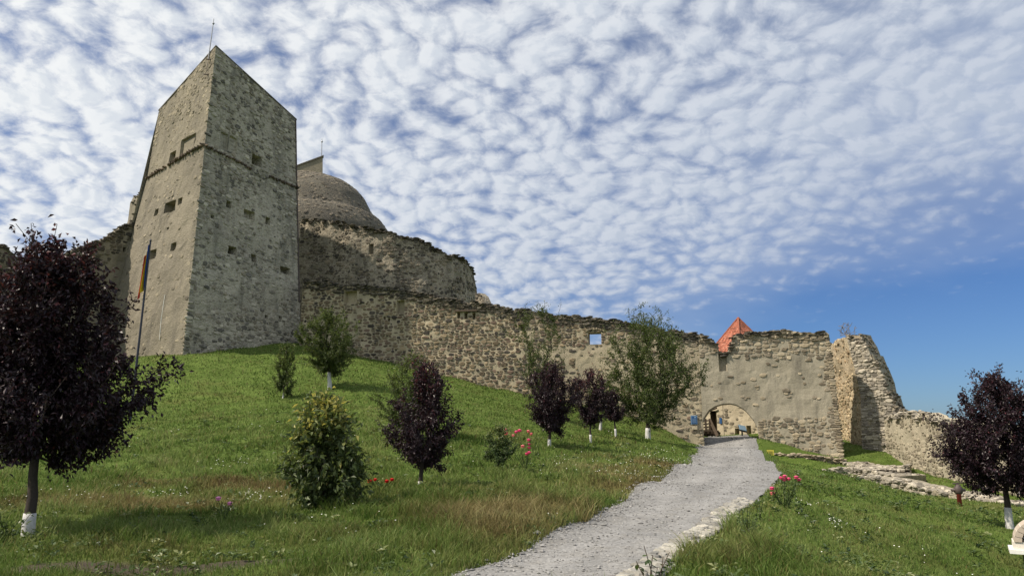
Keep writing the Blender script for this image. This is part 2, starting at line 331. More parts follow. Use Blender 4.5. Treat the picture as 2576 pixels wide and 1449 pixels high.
def resample(pts, n):
    a = np.array([tuple(p) for p in pts]); s = np.r_[0, np.cumsum(np.hypot(*np.diff(a[:, :2], axis=0).T))]; q = np.linspace(0, s[-1], n)
    # smooth with Catmull-Rom style interpolation through np.interp of finely rounded data
    out = np.c_[[np.interp(q, s, a[:, k]) for k in range(a.shape[1])]].T
    for _ in range(3): out[1:-1] = 0.25 * out[:-2] + 0.5 * out[1:-1] + 0.25 * out[2:]
    return out
COURT = [Vector((15.2, 56, 1.3)), Vector((13.6, 58.5, 1.3)), Vector((13.0, 56, 1.3))]
NP = 150
pL = resample(PATH_L + [P(1790, 1099, 57)], NP); pR = resample(PATH_R + [P(1880, 1099, 57)], NP)
pth_poly = list(map(tuple, pL[:, :2])) + list(map(tuple, pR[::-1, :2]))
_pc = (pL[:, :2] + pR[:, :2]) / 2; _pw = np.hypot(*(pL[:, :2] - pR[:, :2]).T) / 2
def pathdist(x, y):
    """signed distance-like value: negative inside the path"""
    x = np.asarray(x); y = np.asarray(y); best = np.full(x.shape, 1e9)
    for e in (pL, pR):
        for i in range(0, NP, 2): best = np.minimum(best, (x - e[i, 0]) ** 2 + (y - e[i, 1]) ** 2)
    best = np.sqrt(best); return np.where(inpoly(x, y, pth_poly), -best, best)
def hz(x, y):
    x = np.atleast_1d(np.asarray(x, float)); y = np.atleast_1d(np.asarray(y, float)); h = hbase(x, y)
    near = (np.abs(x) < 60) & (y > -5) & (y < 75)
    if near.any():
        xn, yn = x[near], y[near]; pd = pathdist(xn, yn)
        bump = (fbm(xn * 0.55, yn * 0.55, 3) - .5) * 0.30 + (fbm(xn * 2.3 + 9, yn * 2.3, 3) - .5) * 0.11
        h[near] += bump * np.clip((pd - 0.05) / 0.8, 0, 1) * np.clip(xn * 0 + 1, 0, 1)
        h[near] -= 0.05 * np.clip((-pd + 0.02) / 0.12, 0, 1)
    return h
def hz1(x, y): return float(hz([x], [y])[0])
def ground(px, py, d):
    p = P(px, py, d); p.z = hz1(p.x, p.y); return p

def blobs(x, y):
    """where the grass is dry"""
    x = np.asarray(x); y = np.asarray(y); s = np.zeros(x.shape)
    for (px, py, d, rx, ry, a) in DRY:
        c = P(px, py, d); s = s + a * np.exp(-((x - c.x) / rx) ** 2 - ((y - c.y) / ry) ** 2)
    return s
DRY = [(1300, 1345, 11.8, 1.5, 1.6, 1.0), (1200, 1360, 11.2, 1.0, .8, .5), (1420, 1290, 14.3, 1.4, 2.2, .8), (1600, 1215, 20.5, 1.7, 4.5, 0.95), (1690, 1180, 26, 1.6, 5, .7), (560, 1215, 18.5, 3.2, 1.2, .85), (660, 1225, 17.5, 1.5, 1.0, .5),
       (330, 1275, 14.3, 2.6, .9, .75), (150, 1250, 15.5, 2.6, .8, .5), (1100, 1240, 16.6, 1.8, .8, .45), (1000, 1262, 15.4, 2, .6, .4), (1850, 1405, 9.6, .9, .5, .35), (1950, 1420, 9.5, 1.4, .6, .25)]
def dryness(x, y):
    n = fbm(np.asarray(x) * 0.9 + 3, np.asarray(y) * 0.9, 4); n2 = fbm(np.asarray(x) * 0.22 + 40, np.asarray(y) * 0.22, 3)
    return np.clip(blobs(x, y) * (0.45 + n) + (n - .56) * 1.1 + (n2 - .5) * 0.7, 0, 1)

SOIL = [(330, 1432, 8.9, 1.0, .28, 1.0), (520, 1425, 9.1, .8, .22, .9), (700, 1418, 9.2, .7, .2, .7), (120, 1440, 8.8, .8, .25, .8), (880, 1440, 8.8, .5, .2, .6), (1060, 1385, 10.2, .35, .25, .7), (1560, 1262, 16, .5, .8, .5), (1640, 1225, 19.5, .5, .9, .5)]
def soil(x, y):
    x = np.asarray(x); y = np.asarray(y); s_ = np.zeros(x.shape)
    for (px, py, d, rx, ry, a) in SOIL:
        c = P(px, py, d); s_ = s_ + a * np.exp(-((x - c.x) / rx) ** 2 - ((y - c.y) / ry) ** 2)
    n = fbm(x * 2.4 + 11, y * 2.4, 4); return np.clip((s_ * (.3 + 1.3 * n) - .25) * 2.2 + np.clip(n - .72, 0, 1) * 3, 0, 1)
xs = np.unique(np.r_[-4000, -2000, -900, -400, -200, -120, -80, np.arange(-60, -30, 1.0), np.arange(-30, 30, 0.25), np.arange(30, 60, 1.0), 60, 80, 120, 200, 400, 900, 2000, 4000])
ys = np.unique(np.r_[-3000, -900, -300, -100, -40, -20, np.arange(-10, 5, 1.0), np.arange(5, 30, 0.2), np.arange(30, 62, 0.3), np.arange(62, 80, 1.5), 80, 100, 140, 200, 400, 900, 2000, 5000])
gx, gy = np.meshgrid(xs, ys); fx, fy = gx.ravel(), gy.ravel(); gz = hz(fx, fy); nx = len(xs)
ii = np.arange(len(fx)).reshape(gx.shape); quads = np.c_[ii[:-1, :-1].ravel(), ii[:-1, 1:].ravel(), ii[1:, 1:].ravel(), ii[1:, :-1].ravel()]
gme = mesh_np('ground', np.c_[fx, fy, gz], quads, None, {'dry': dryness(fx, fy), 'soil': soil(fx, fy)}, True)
m, t = newmat('lawn'); pos = t.n('ShaderNodeNewGeometry').outputs['Position']
dr = t.n('ShaderNodeAttribute', dict(attribute_name='dry')).outputs['Fac']
n1 = t.noise(pos, 1.3, 5, .6); n2 = t.noise(pos, 9, 5, .65); n3 = t.noise(pos, 46, 3, .6)
c = t.mix(t.smooth(n1, .35, .68), (0.07, 0.11, 0.02), (0.115, 0.165, 0.036))
c = t.mix(t.math('MULTIPLY', dr, 0.9), c, (0.145, 0.115, 0.045))
c = t.mix(t.smooth(n2, .60, .74), c, (0.06, 0.05, 0.028))
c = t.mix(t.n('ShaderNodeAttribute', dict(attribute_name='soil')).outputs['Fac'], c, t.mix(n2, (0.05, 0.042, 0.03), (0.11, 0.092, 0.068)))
c = t.mix(1.0, c, t.ramp(n3, [(.2, .6), (.8, 1.35)]), 'MULTIPLY')
finish(t, c, 0.95, t.math('ADD', n2, t.math('MULTIPLY', n3, .8)), 0.8, 0.06, 0.1)
tag(link('ground', gme, m), 'green grassy hillside rising to the castle', None, None, 'structure')

# path: a gravel sheet laid 5 cm into the bank, slightly crowned, ragged edges
NC = 16; V = []
for i in range(NP):
    a, b = pL[i], pR[i]; jl = (vnoise(i * .45, 3.1) - .5) * .22; jr = (vnoise(i * .45, 9.7) - .5) * .22
    for k in range(NC + 1):
        f = k / NC; f = f + jl * (1 - f) * .3 - jr * f * .3; p = a * (1 - f) + b * f; V.append((p[0], p[1]))
V = np.array(V); pz = hbase(V[:, 0], V[:, 1])
pz += 0.004 + (fbm(V[:, 0] * 1.3, V[:, 1] * 1.3, 3) - .5) * .035
ii = np.arange(NP * (NC + 1)).reshape(NP, NC + 1)
q = np.c_[ii[:-1, :-1].ravel(), ii[:-1, 1:].ravel(), ii[1:, 1:].ravel(), ii[1:, :-1].ravel()]
m, t = newmat('gravel_path'); pos = t.n('ShaderNodeNewGeometry').outputs['Position']
n1 = t.noise(pos, .8, 4, .6); n2 = t.noise(pos, 14, 5, .7); vo = t.n('ShaderNodeTexVoronoi', None, Vector=pos, Scale=26.0)
g = t.n('ShaderNodeSeparateColor', None, Color=vo.outputs['Color']).outputs[0]
c = t.mix(t.smooth(n1, .35, .65), (0.195, 0.193, 0.188), (0.25, 0.247, 0.241))
trk = t.n('ShaderNodeAttribute', dict(attribute_name='track')).outputs['Fac']; c = t.mix(t.math('MULTIPLY', t.math('MULTIPLY', trk, t.smooth(t.noise(pos, 1.7, 4, .6), .3, .6)), .55), t.mix(t.math('MULTIPLY', t.smooth(t.noise(pos, 2.6, 4, .65), .45, .7), .5), c, (0.19, 0.178, 0.155)), (0.31, 0.304, 0.293))
c = t.mix(1.0, c, t.ramp(g, [(0, .85), (1, 1.1)]), 'MULTIPLY'); c = t.mix(1.0, c, t.ramp(n2, [(.25, .7), (.75, 1.25)]), 'MULTIPLY')
finish(t, c, .95, t.math('SUBTRACT', n2, t.math('MULTIPLY', vo.outputs['Distance'], .9)), .5, .02, .15)
kk = np.tile(np.arange(NC + 1) / NC, NP); trk = np.exp(-((kk - .3) / .11) ** 2) + np.exp(-((kk - .68) / .11) ** 2)
path = tag(link('path', mesh_np('path', np.c_[V, pz], q, None, {'track': trk}, True), m), 'grey gravel path climbing to the arched gate', None, None, 'structure')
def path_z(x, y): return float(hbase([x], [y])[0]) + 0.004 + (fb1(x * 1.3, y * 1.3) - .5) * .035

# ---------------------------------------------------------------- masonry
rng = np.random.RandomState(11)
def poly_stone(k, seed):
    """unit stone: x,z in -.5...5, front at y=-1, ring sunk at y=+.4"""
    r = np.random.RandomState(seed); n = 8; ang = (np.arange(n) + r.uniform(-.25, .25, n)) * 2 * np.pi / n + np.pi / 8
    e = r.uniform(2.6, 7); rad = 1 / (np.abs(np.cos(ang)) ** e + np.abs(np.sin(ang)) ** e) ** (1 / e) * .5 * r.uniform(.82, 1.06, n)
    ox, oz = rad * np.cos(ang), rad * np.sin(ang); s = r.uniform(.68, .84)
    V = np.r_[np.c_[ox, np.full(n, .4), oz], np.c_[ox, np.full(n, -.35), oz], np.c_[ox * s + r.uniform(-.05, .05), -1 + r.uniform(-.3, .25, n), oz * s + r.uniform(-.05, .05)]]
    Q = [(a * n + i, a * n + (i + 1) % n, (a + 1) * n + (i + 1) % n, (a + 1) * n + i) for a in (0, 1) for i in range(n)]
    b = 2 * n; Q += [(b, b + 1, b + 2, b + 3), (b, b + 3, b + 4, b + 7), (b + 4, b + 5, b + 6, b + 7)]
    return V, np.array(Q)
LIB = [poly_stone(8, s) for s in range(18)]
_libmesh = {}
def lib_mesh(i, mat):
    k = (i, mat.name)
    if k not in _libmesh:
        me = mesh_np('stone', LIB[i][0], LIB[i][1]); me.materials.append(mat); _libmesh[k] = me
    return _libmesh[k]
def lay(parent, items, mat, nbig=300, name='stone', rest='rubble'):
    """items: (kind, centre, right, out, up, w, t, h, tint). The nbig largest in view become stones of their own, the rest one part."""
    if not items: return
    items.sort(key=lambda s: -s[5] * s[7] / ((s[1] - Vector((0, 0, EYE))).length_squared))
    off = -parent.location if parent is not None else Vector((0, 0, 0))
    for s in items[:nbig]:
        k, c, rt, out, up, w_, t_, h_, ti = s
        M = Matrix.Identity(4)
        for r in range(3):
            M[r][0] = rt[r] * w_; M[r][1] = -out[r] * t_; M[r][2] = up[r] * h_; M[r][3] = c[r] + off[r]
        o = bpy.data.objects.new(name, lib_mesh(k, mat)); COL.objects.link(o); o.parent = parent; o.matrix_basis = M
    it = items[nbig:]
    if not it: return
    Vs, Qs, Ts = [], [], []; b = 0
    for k, c, rt, out, up, w_, t_, h_, ti in it:
        V, Q = LIB[k]; B = np.array([np.array(rt) * w_, -np.array(out) * t_, np.array(up) * h_])
        Vs.append(V @ B + np.array(c)); Qs.append(Q + b); Ts.append(np.full(len(V), ti)); b += len(V)
    link(rest, mesh_np(rest, np.concatenate(Vs), np.concatenate(Qs), None, {'tint': np.concatenate(Ts)}), mat, parent, 'stuff')

class Surf:
    """a wall face: vertical edges (each a list of (z, x, y)) joined left to right; u in metres along it"""
    def __init__(s, edges):
        s.e = [[tuple(k) for k in e] if hasattr(e[0], '__len__') else [(0, e[0], e[1])] for e in edges]
        m = [s.edge(i, 8.0) for i in range(len(edges))]
        s.u = np.r_[0, np.cumsum([math.dist(m[i], m[i + 1]) for i in range(len(m) - 1)])].tolist(); s.L = s.u[-1]
    def edge(s, i, z):
        e = s.e[i]; zs = [k[0] for k in e]
        return (lerp1(z, zs, [k[1] for k in e]), lerp1(z, zs, [k[2] for k in e]))
    def raw(s, u, z):
        i = 0
        while i < len(s.u) - 2 and u > s.u[i + 1]: i += 1
        f = (u - s.u[i]) / (s.u[i + 1] - s.u[i])
        a, b = s.edge(i, z), s.edge(i + 1, z); return Vector((a[0] + (b[0] - a[0]) * f, a[1] + (b[1] - a[1]) * f, z))
    def frame(s, u, z):
        e = .05; u1, u0 = min(u + e, s.L), max(u - e, 0)
        rt = (s.raw(u1, z) - s.raw(u0, z)).normalized(); up = (s.raw(u, z + e) - s.raw(u, z - e)).normalized()
        out = rt.cross(up).normalized(); return rt, out, up
    def at(s, u, z, off=0.0, disp=0.05):
        rt, out, up = s.frame(u, z); p = s.raw(u, z); disp = disp * min(1.0, (u + .001) / .6, (s.L - u + .001) / .6) if disp > .03 else disp
        d = (vn(u * .9 + s.L, z * .9) - .5) * 2 * disp + (vn(u * 3.1, z * 3.1 + s.L) - .5) * disp
        return p + out * (off + d)
    def uz(s, px, py):
        best = None
        for u0 in np.linspace(0, s.L, 9):          # coarse start, then Newton
            for z0 in (2, 8, 15, 24):
                q = proj(s.raw(u0, z0)); d = math.hypot(q[0] - px, q[1] - py)
                if best is None or d < best[0]: best = (d, u0, z0)
        u, z = best[1], best[2]
        for _ in range(14):
            q = proj(s.raw(u, z)); e = .02; a = proj(s.raw(u + e, z)); b = proj(s.raw(u, z + e))
            J = np.array([[(a[0] - q[0]) / e, (b[0] - q[0]) / e], [(a[1] - q[1]) / e, (b[1] - q[1]) / e]])
            du, dz = np.linalg.solve(J, [px - q[0], py - q[1]]); u += max(-4, min(4, du)); z += max(-4, min(4, dz))
        return u, z
    def poly(s, pts): return [s.uz(*p) for p in pts]
def profile(surf, pts, jag=0.0, seed=0.0):
    a = sorted(surf.uz(*p) for p in pts); us = [p[0] for p in a]; zs = [p[1] for p in a]
    def f(u):
        j = 0 if not jag else ((vn(u * 2.6 + seed, seed) - .5) + (vn(u * 6.3 + seed, seed + 4.) - .5) * .7) * jag
        return lerp1(u, us, zs) + j
    f.u = us; return f
def gate_profile(us, zs):
    def f(u): return lerp1(u, us, zs)
    f.u = us; return f

def build_wall(parent, surf, bot, top, th, mat, openings=(), u0=0.0, u1=None, du=.3, dz=.4, disp=.05, backmat=None, name='wall', shell=False):
    """openings: (ua, ub, za, zb, depth, through). The front is a grid with holes; recesses get real reveals; back, top, foot and ends close it."""
    u1 = surf.L if u1 is None else u1
    cu = set(np.linspace(u0, u1, max(2, int((u1 - u0) / du) + 1)).round(4)) | {round(u, 4) for u in bot.u + top.u if u0 < u < u1}
    cz = set(np.arange(-4, 34, dz).round(4))
    for o in openings: cu |= {round(o[0], 4), round(o[1], 4)}; cz |= {round(o[2], 4), round(o[3], 4)}
    cu = sorted(cu); cz = sorted(cz)
    lo, hi = [bot(u) for u in cu], [top(u) for u in cu]
    zlo, zhi = min(lo), max(hi); cz = [z for z in cz if zlo - dz < z < zhi + dz]
    V, F, idx = [], [], {}
    def vert(i, j, side):
        z = min(max(cz[j], lo[i]), max(hi[i], lo[i])); key = (i, round(z, 4), side)
        if key not in idx:
            idx[key] = len(V); V.append(tuple(surf.at(cu[i], z, 0.0 if side == 0 else -th, disp if side == 0 else .02)))
        return idx[key]
    for i in range(len(cu) - 1):
        um = (cu[i] + cu[i + 1]) / 2
        for j in range(len(cz) - 1):
            zm = (cz[j] + cz[j + 1]) / 2
            for side in ((0,) if shell else (0, 1)):
                if any(o[0] < um < o[1] and o[2] < zm < o[3] and (side == 0 or o[5]) for o in openings): continue
                q = [vert(i, j, side), vert(i + 1, j, side), vert(i + 1, j + 1, side), vert(i, j + 1, side)]
                q = [a for k, a in enumerate(q) if a != q[k - 1]]
                if len(q) >= 3: F.append(q if side == 0 else q[::-1])
        for arr, fl in (() if shell else ((lo, 1), (hi, 0))):
            q = [V.__len__() + k for k in range(4)]
            for (ui, zz) in ((cu[i], arr[i]), (cu[i + 1], arr[i + 1])):
                V.append(tuple(surf.at(ui, zz, 0, disp))); V.append(tuple(surf.at(ui, zz, -th, .02)))
            F.append([q[0], q[1], q[3], q[2]] if fl else [q[0], q[2], q[3], q[1]])
    for i in (() if shell else (0, len(cu) - 1)):
        zz = [z for z in cz if lo[i] < z < hi[i]]; zz = [lo[i]] + zz + [hi[i]]
        for a, b in zip(zz[:-1], zz[1:]):
            k = len(V); V += [tuple(surf.at(cu[i], a, 0, disp)), tuple(surf.at(cu[i], a, -th, .02)), tuple(surf.at(cu[i], b, -th, .02)), tuple(surf.at(cu[i], b, 0, disp))]; F.append([k, k + 1, k + 2, k + 3])
    me = bpy.data.meshes.new(name); me.from_pydata(V, [], F); me.update()
    wo = link(name, me, mat, parent)
    for (ua, ub, za, zb, dp, thru) in openings:
        D = th if thru else dp; mb = MB()
        f = [surf.at(ua, za, 0, disp), surf.at(ub, za, 0, disp), surf.at(ub, zb, 0, disp), surf.at(ua, zb, 0, disp)]
        sl = 0.0 if thru else min(.1, .18 * (ub - ua))
        b = [surf.at(ua + sl, za + sl * .5, -D, .02), surf.at(ub - sl, za + sl * .5, -D, .02), surf.at(ub - sl, zb - sl * .5, -D, .02), surf.at(ua + sl, zb - sl * .5, -D, .02)]
        mb.add(f + b, [(0, 1, 5, 4), (1, 2, 6, 5), (2, 3, 7, 6), (3, 0, 4, 7)] + ([] if thru else [(4, 5, 6, 7)]))
        link('window_recess', mb.mesh('window_recess'), backmat or mat, parent)
    return wo

def pip(u, z, poly):
    c = False; n = len(poly)
    for i in range(n):
        (x1, y1), (x2, y2) = poly[i], poly[i - 1]
        if (y1 > z) != (y2 > z) and u < (x2 - x1) * (z - y1) / (y2 - y1) + x1: c = not c
    return c
def rubble(surf, bot, top, mask, row=(.13, .26), wid=(.16, .55), proud=(.015, .05), openings=(), u0=0.0, u1=None, seed=1, gap=.82, disp=.05):
    """random rubble: big stones are dropped first, smaller ones fill in between; mask(u, z) gives the chance that a stone shows"""
    r = np.random.RandomState(seed); u1 = surf.L if u1 is None else u1; items = []; cand = []; cell = .03
    us = np.linspace(u0, u1, 60); z0 = min(bot(u) for u in us); z1 = max(top(u) for u in us); nu, nz = int((u1 - u0) / cell) + 1, int((z1 - z0) / cell) + 1
    occ = np.zeros((nu, nz), bool)
    for i in range(nu):
        u = u0 + i * cell; occ[i, :max(0, int((bot(u) - z0) / cell))] = True; occ[i, max(0, int((top(u) - z0) / cell) + 2):] = True
    for o in openings: occ[max(0, int((o[0] - u0) / cell)):max(0, int((o[1] - u0) / cell) + 1), max(0, int((o[2] - z0) / cell)):max(0, int((o[3] - z0) / cell) + 1)] = True
    A = (u1 - u0) * (z1 - z0); hm = row[1]; wm = wid[1]
    for (sw, sh, k) in ((1.0, 1.0, .55), (.8, .75, 1.0), (.62, .9, 1.1), (.62, .5, 1.8), (.42, .6, 2.6), (.34, .36, 3.4)):
        w_, h_ = wm * sw, hm * sh; n = int(A / (w_ * h_) * k)
        uu = r.uniform(u0, u1, n); zz = r.uniform(z0, z1, n); ww = w_ * r.uniform(.72, 1.15, n); hh = h_ * r.uniform(.75, 1.15, n)
        i0 = ((uu - ww / 2 - u0) / cell).astype(int); i1 = ((uu + ww / 2 - u0) / cell).astype(int) + 1; j0 = ((zz - hh / 2 - z0) / cell).astype(int); j1 = ((zz + hh / 2 - z0) / cell).astype(int) + 1
        for q in range(n):
            if i0[q] < 0 or j0[q] < 0 or i1[q] > nu or j1[q] > nz or occ[i0[q]:i1[q], j0[q]:j1[q]].any(): continue
            u, z = float(uu[q]), float(zz[q])
            if not (bot(u) - .05 < z < top(u) - hh[q] * .2): continue
            occ[i0[q]:i1[q], j0[q]:j1[q]] = True; cand.append([i0[q], i1[q], j0[q], j1[q]])
    r.shuffle(cand)
    for b in cand:                                  # let each stone grow until it meets its neighbours, one cell of mortar between
        for _ in range(2):
            if b[0] > 1 and not occ[b[0] - 2:b[0], b[2]:b[3]].any(): occ[b[0] - 1, b[2]:b[3]] = True; b[0] -= 1
            if b[1] < nu - 2 and not occ[b[1]:b[1] + 2, b[2]:b[3]].any(): occ[b[1], b[2]:b[3]] = True; b[1] += 1
            if _ % 2: continue
            if b[2] > 1 and not occ[b[0]:b[1], b[2] - 2:b[2]].any(): occ[b[0]:b[1], b[2] - 1] = True; b[2] -= 1
            if b[3] < nz - 2 and not occ[b[0]:b[1], b[3]:b[3] + 2].any(): occ[b[0]:b[1], b[3]] = True; b[3] += 1
    for b in cand:
        u, z = u0 + (b[0] + b[1]) / 2 * cell, z0 + (b[2] + b[3]) / 2 * cell; wq, hq = (b[1] - b[0]) * cell, (b[3] - b[2]) * cell
        if r.rand() > mask(u, z): continue
        rt, out, up = surf.frame(u, z); c = surf.at(u, z, 0, disp); R = Matrix.Rotation(r.uniform(-.1, .1), 3, out)
        items.append((r.randint(len(LIB)), c, R @ rt, out, R @ up, wq * (gap + .18), r.uniform(*proud), hq * (gap + .18), r.rand()))
    return items
def crest(surf, top, th, u0, u1, seed=1, sz=(.16, .42), step=.24, hang=.05, layers=2):
    """loose stones bedded along the broken top of a wall, front to back"""
    r = np.random.RandomState(seed); items = []; u = u0
    while u < u1:
        for k in range(max(1, int(th / .35))):
            off = .02 - k * .35 - r.uniform(0, .2)
            for l in range(layers):
                wd = r.uniform(*sz) * 1.25; hh = r.uniform(.08, .2); uu = u + r.uniform(-.12, .12)
                if not u0 <= uu <= u1: continue
                rt, out, up = surf.frame(uu, top(uu)); c = surf.at(uu, top(uu) - hh * .25 - l * .16 + r.uniform(-.03, .05), off + hang * r.uniform(-.5, 1), .03)
                R = Matrix.Rotation(r.uniform(-.5, .5), 3, 'Z') @ Matrix.Rotation(r.uniform(-.12, .12), 3, out)
                items.append((r.randint(len(LIB)), c, R @ rt, R @ out, R @ up, wd, wd * .42, hh, r.rand()))
        u += step * r.uniform(.7, 1.3)
    return items
def opening(surf, x0, y0, x1, y1, depth=.6, thru=False):
    a = surf.uz(x0, y1); b = surf.uz(x1, y0); c = surf.uz(x0, y0); d = surf.uz(x1, y1)
    return (min(a[0], c[0]), max(b[0], d[0]), (a[1] + d[1]) / 2, (b[1] + c[1]) / 2, depth, thru)
def const(z):
    f = lambda u: z
    f.u = []; return f
def xy(px, py, d): p = P(px, py, d); return (p.x, p.y)

# ---- the big tower
near = [P(460, 893, 50), P(515, 365, 51.0), P(543, 118, 51.4)]
rgt = [P(757, 866, 59.5), P(748, 475, 60.2), P(745, 303, 60.4)]
lft = [P(258, 870, 57), P(370, 450, 57.6), P(400, 280, 57.8)]
def edge(ps, zlow=4.0):
    e = sorted((p.z, p.x, p.y) for p in ps); a, b = e[0], e[1]; k = (zlow - a[0]) / (b[0] - a[0])
    return [(zlow, a[1] + (b[1] - a[1]) * k, a[2] + (b[2] - a[2]) * k)] + e + [(e[-1][0] + 6, e[-1][1], e[-1][2])]
tower = root('castle_tower', 'tall battered stone tower with a pointed top above the lawn', 'tower', (-24, 57, 6.5))
SR = Surf([edge(near), edge(rgt)]); SL = Surf([edge(lft), edge(near)])
topR = profile(SR, [(543, 118), (745, 303)]); topL = profile(SL, [(400, 280), (543, 118)])
bR = profile(SR, [(460, 905), (600, 892), (757, 876)]); bL = const(5.6)
opR = [opening(SR, 634, 392, 656, 418, .9), opening(SR, 570, 506, 582, 523, .9), opening(SR, 613, 530, 640, 552, .45), opening(SR, 667, 548, 679, 566, .5), opening(SR, 530, 542, 538, 550, .4),
       opening(SR, 574, 620, 594, 641, .9), opening(SR, 632, 640, 645, 660, .9), opening(SR, 706, 672, 731, 689, .7), opening(SR, 667, 792, 676, 801, .4), opening(SR, 700, 795, 708, 803, .3)]
opL = [opening(SL, 418, 508, 437, 533, .6), opening(SL, 448, 498, 456, 514, .5), opening(SL, 391, 527, 397, 543, .5), opening(SL, 430, 611, 441, 629, .7), opening(SL, 378, 629, 389, 652, .35), opening(SL, 430, 383, 441, 405, .4), opening(SL, 420, 572, 424, 578, .3)]
nichL = opening(SL, 459, 345, 486, 384, .18); nichR = opening(SR, 556, 335, 572, 378, .14); nichR2 = opening(SR, 577, 345, 596, 384, .14)
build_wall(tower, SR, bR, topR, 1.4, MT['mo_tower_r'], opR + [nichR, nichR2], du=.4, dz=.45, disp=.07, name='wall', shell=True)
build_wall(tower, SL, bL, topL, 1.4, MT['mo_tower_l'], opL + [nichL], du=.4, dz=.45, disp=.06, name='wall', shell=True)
zs_r, zs_l = SR.uz(630, 420)[1], SL.uz(440, 408)[1]
patchR = SR.poly([(570, 790), (620, 770), (660, 800), (680, 830), (640, 868), (560, 862)]); bandR = SR.poly([(480, 775), (560, 790), (560, 810), (478, 800)])
def maskR(u, z):
    n = fb1(u * .55, z * .55)
    if z > zs_r + .5: return .62 + .9 * (n - .45)
    if pip(u, z, patchR): return .85
    if pip(u, z, bandR): return .8
    if z < bR(u) + 1.5: return .72
    if u < .45: return .6
    return max(0.08, .45 + 2.0 * (n - .47))
def maskL(u, z):
    n = fb1(u * .5 + 30, z * .5)
    if z > zs_l + 3.2: return .6 if n > .42 else .3
    if u > SL.L - .4: return .5
    return max(0.03, 1.6 * (n - .5))
itR = rubble(SR, bR, topR, maskR, (.12, .27), (.16, .52), (.012, .05), opR + [nichR, nichR2], seed=3, gap=.86, disp=.07)
lay(tower, itR, MT['st_tower'], 220)
itL = rubble(SL, const(6.6), topL, maskL, (.12, .26), (.18, .46), (.006, .03), opL + [nichL], seed=4, gap=.8, disp=.06)
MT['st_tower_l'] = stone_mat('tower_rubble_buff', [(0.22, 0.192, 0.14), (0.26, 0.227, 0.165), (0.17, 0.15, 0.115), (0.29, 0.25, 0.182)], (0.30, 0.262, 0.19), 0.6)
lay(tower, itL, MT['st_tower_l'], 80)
# corner quoins, ragged
qi = []; z = 6.7; r = np.random.RandomState(5)
while z < topL(SL.L) - 2:
    h = r.uniform(.16, .34)
    if r.rand() < (.85 if z < 10 else .25):
        rt, out, up = SR.frame(.2, z); c = SR.at(.18, z, .0, .07); qi.append((r.randint(len(LIB)), c, rt, out, up, r.uniform(.35, .7), .06, h * .9, r.rand()))
    z += h
lay(tower, qi, MT['st_tower'], 60)
# brick string course on both faces, broken in places
def string(S, pts, skip, seed, mat):
    r = np.random.RandomState(seed); pr = profile(S, pts); items = []; u = min(pr.u); 
    while u < max(pr.u):
        wd = r.uniform(.14, .26)
        if not any(a < u < b for a, b in skip):
            z = pr(u) + r.uniform(-.06, .06); rt, out, up = S.frame(u, z)
            items.append((r.randint(len(LIB)), S.at(u, z, .02, .07), rt, out, up, wd * .85, r.uniform(.10, .24), r.uniform(.12, .24), r.rand()))
        u += wd
    return items
lay(tower, string(SL, [(370, 449), (440, 408), (515, 364)], [(4.2, 4.9)], 6, MT['brick']) + string(SR, [(516, 368), (560, 388), (640, 430), (747, 474)], [(4.9, 7.0)], 7, MT['brick']), MT['brick'], 120, 'brick', 'brickwork')
# rear and roof: the pointed top runs down to both eaves
zt = {k: S for k, S in (('n', topL(SL.L)), ('r', topR(SR.L)), ('l', topL(0)))}
pn, pr_, plf = SL.raw(SL.L, zt['n']), SR.raw(SR.L, zt['r']), SL.raw(0, zt['l'])
back = Vector((plf.x + pr_.x - pn.x, plf.y + pr_.y - pn.y, zt['l'] - 1.5))
mb = MB(); ov = .06
ctr = (pn + pr_ + plf + back) / 4
roofv = [p + Vector(((p.x - ctr.x), (p.y - ctr.y), 0)).normalized() * ov for p in (plf, pn, pr_, back)]
mb.add([v + Vector((0, 0, .02)) for v in roofv] + [v + Vector((0, 0, .11)) for v in roofv], [(0, 1, 2), (0, 2, 3), (4, 6, 5), (4, 7, 6), (0, 4, 5, 1), (1, 5, 6, 2), (2, 6, 7, 3), (3, 7, 4, 0)])
link('roof', mb.mesh('roof'), MT['cut'], tower)
mb = MB(); bb = [Vector((*SL.edge(0, 5.6), 5.6)), Vector((*SR.edge(1, 5.6), 5.6))]; bk = Vector((back.x, back.y, 5.6))
mb.add([bb[0], bk, back, plf, bb[1], pr_], [(0, 1, 2, 3), (1, 4, 5, 2)]); link('rear_wall', mb.mesh('rear_wall'), MT['mo_tower_r'], tower)
# downpipe strip on the right-hand edge and lightning rod
mb = MB(); mb.tube([SR.at(SR.L - .12, z, .05, 0) for z in np.linspace(12, zt['r'] - .1, 12)], .055, 6); link('downpipe', mb.mesh('downpipe'), MT['iron'], tower)
mb = MB(); mb.tube([P(524, 150, 51.9), P(531, 100, 51.9), P(538, 48, 51.9)], [.045, .04, .025], 6); mb.lathe(P(537, 60, 51.9), [(.02, -.12), (.09, 0), (.02, .12)], 8); rod = link('lightning_rod', mb.mesh('lightning_rod'), MT['rod'], tower)
mb = MB(); mb.tube([P(524, 150, 51.9), P(520, 175, 51.8), P(517, 190, 51.8)], .02, 5); mb.box(P(527, 150, 51.7), (.5, .08, .06)); mb.box(P(519, 188, 51.7), (.4, .08, .06)); link('bracket', mb.mesh('bracket'), MT['iron'], rod)
mb = MB(); mb.tube([SL.at(*SL.uz(417, 742), .06, 0), SL.at(*SL.uz(408, 800), .06, 0), SL.at(*SL.uz(403, 855), .06, 0)], .022, 6); link('pipe', mb.mesh('pipe'), MT['white'], tower)

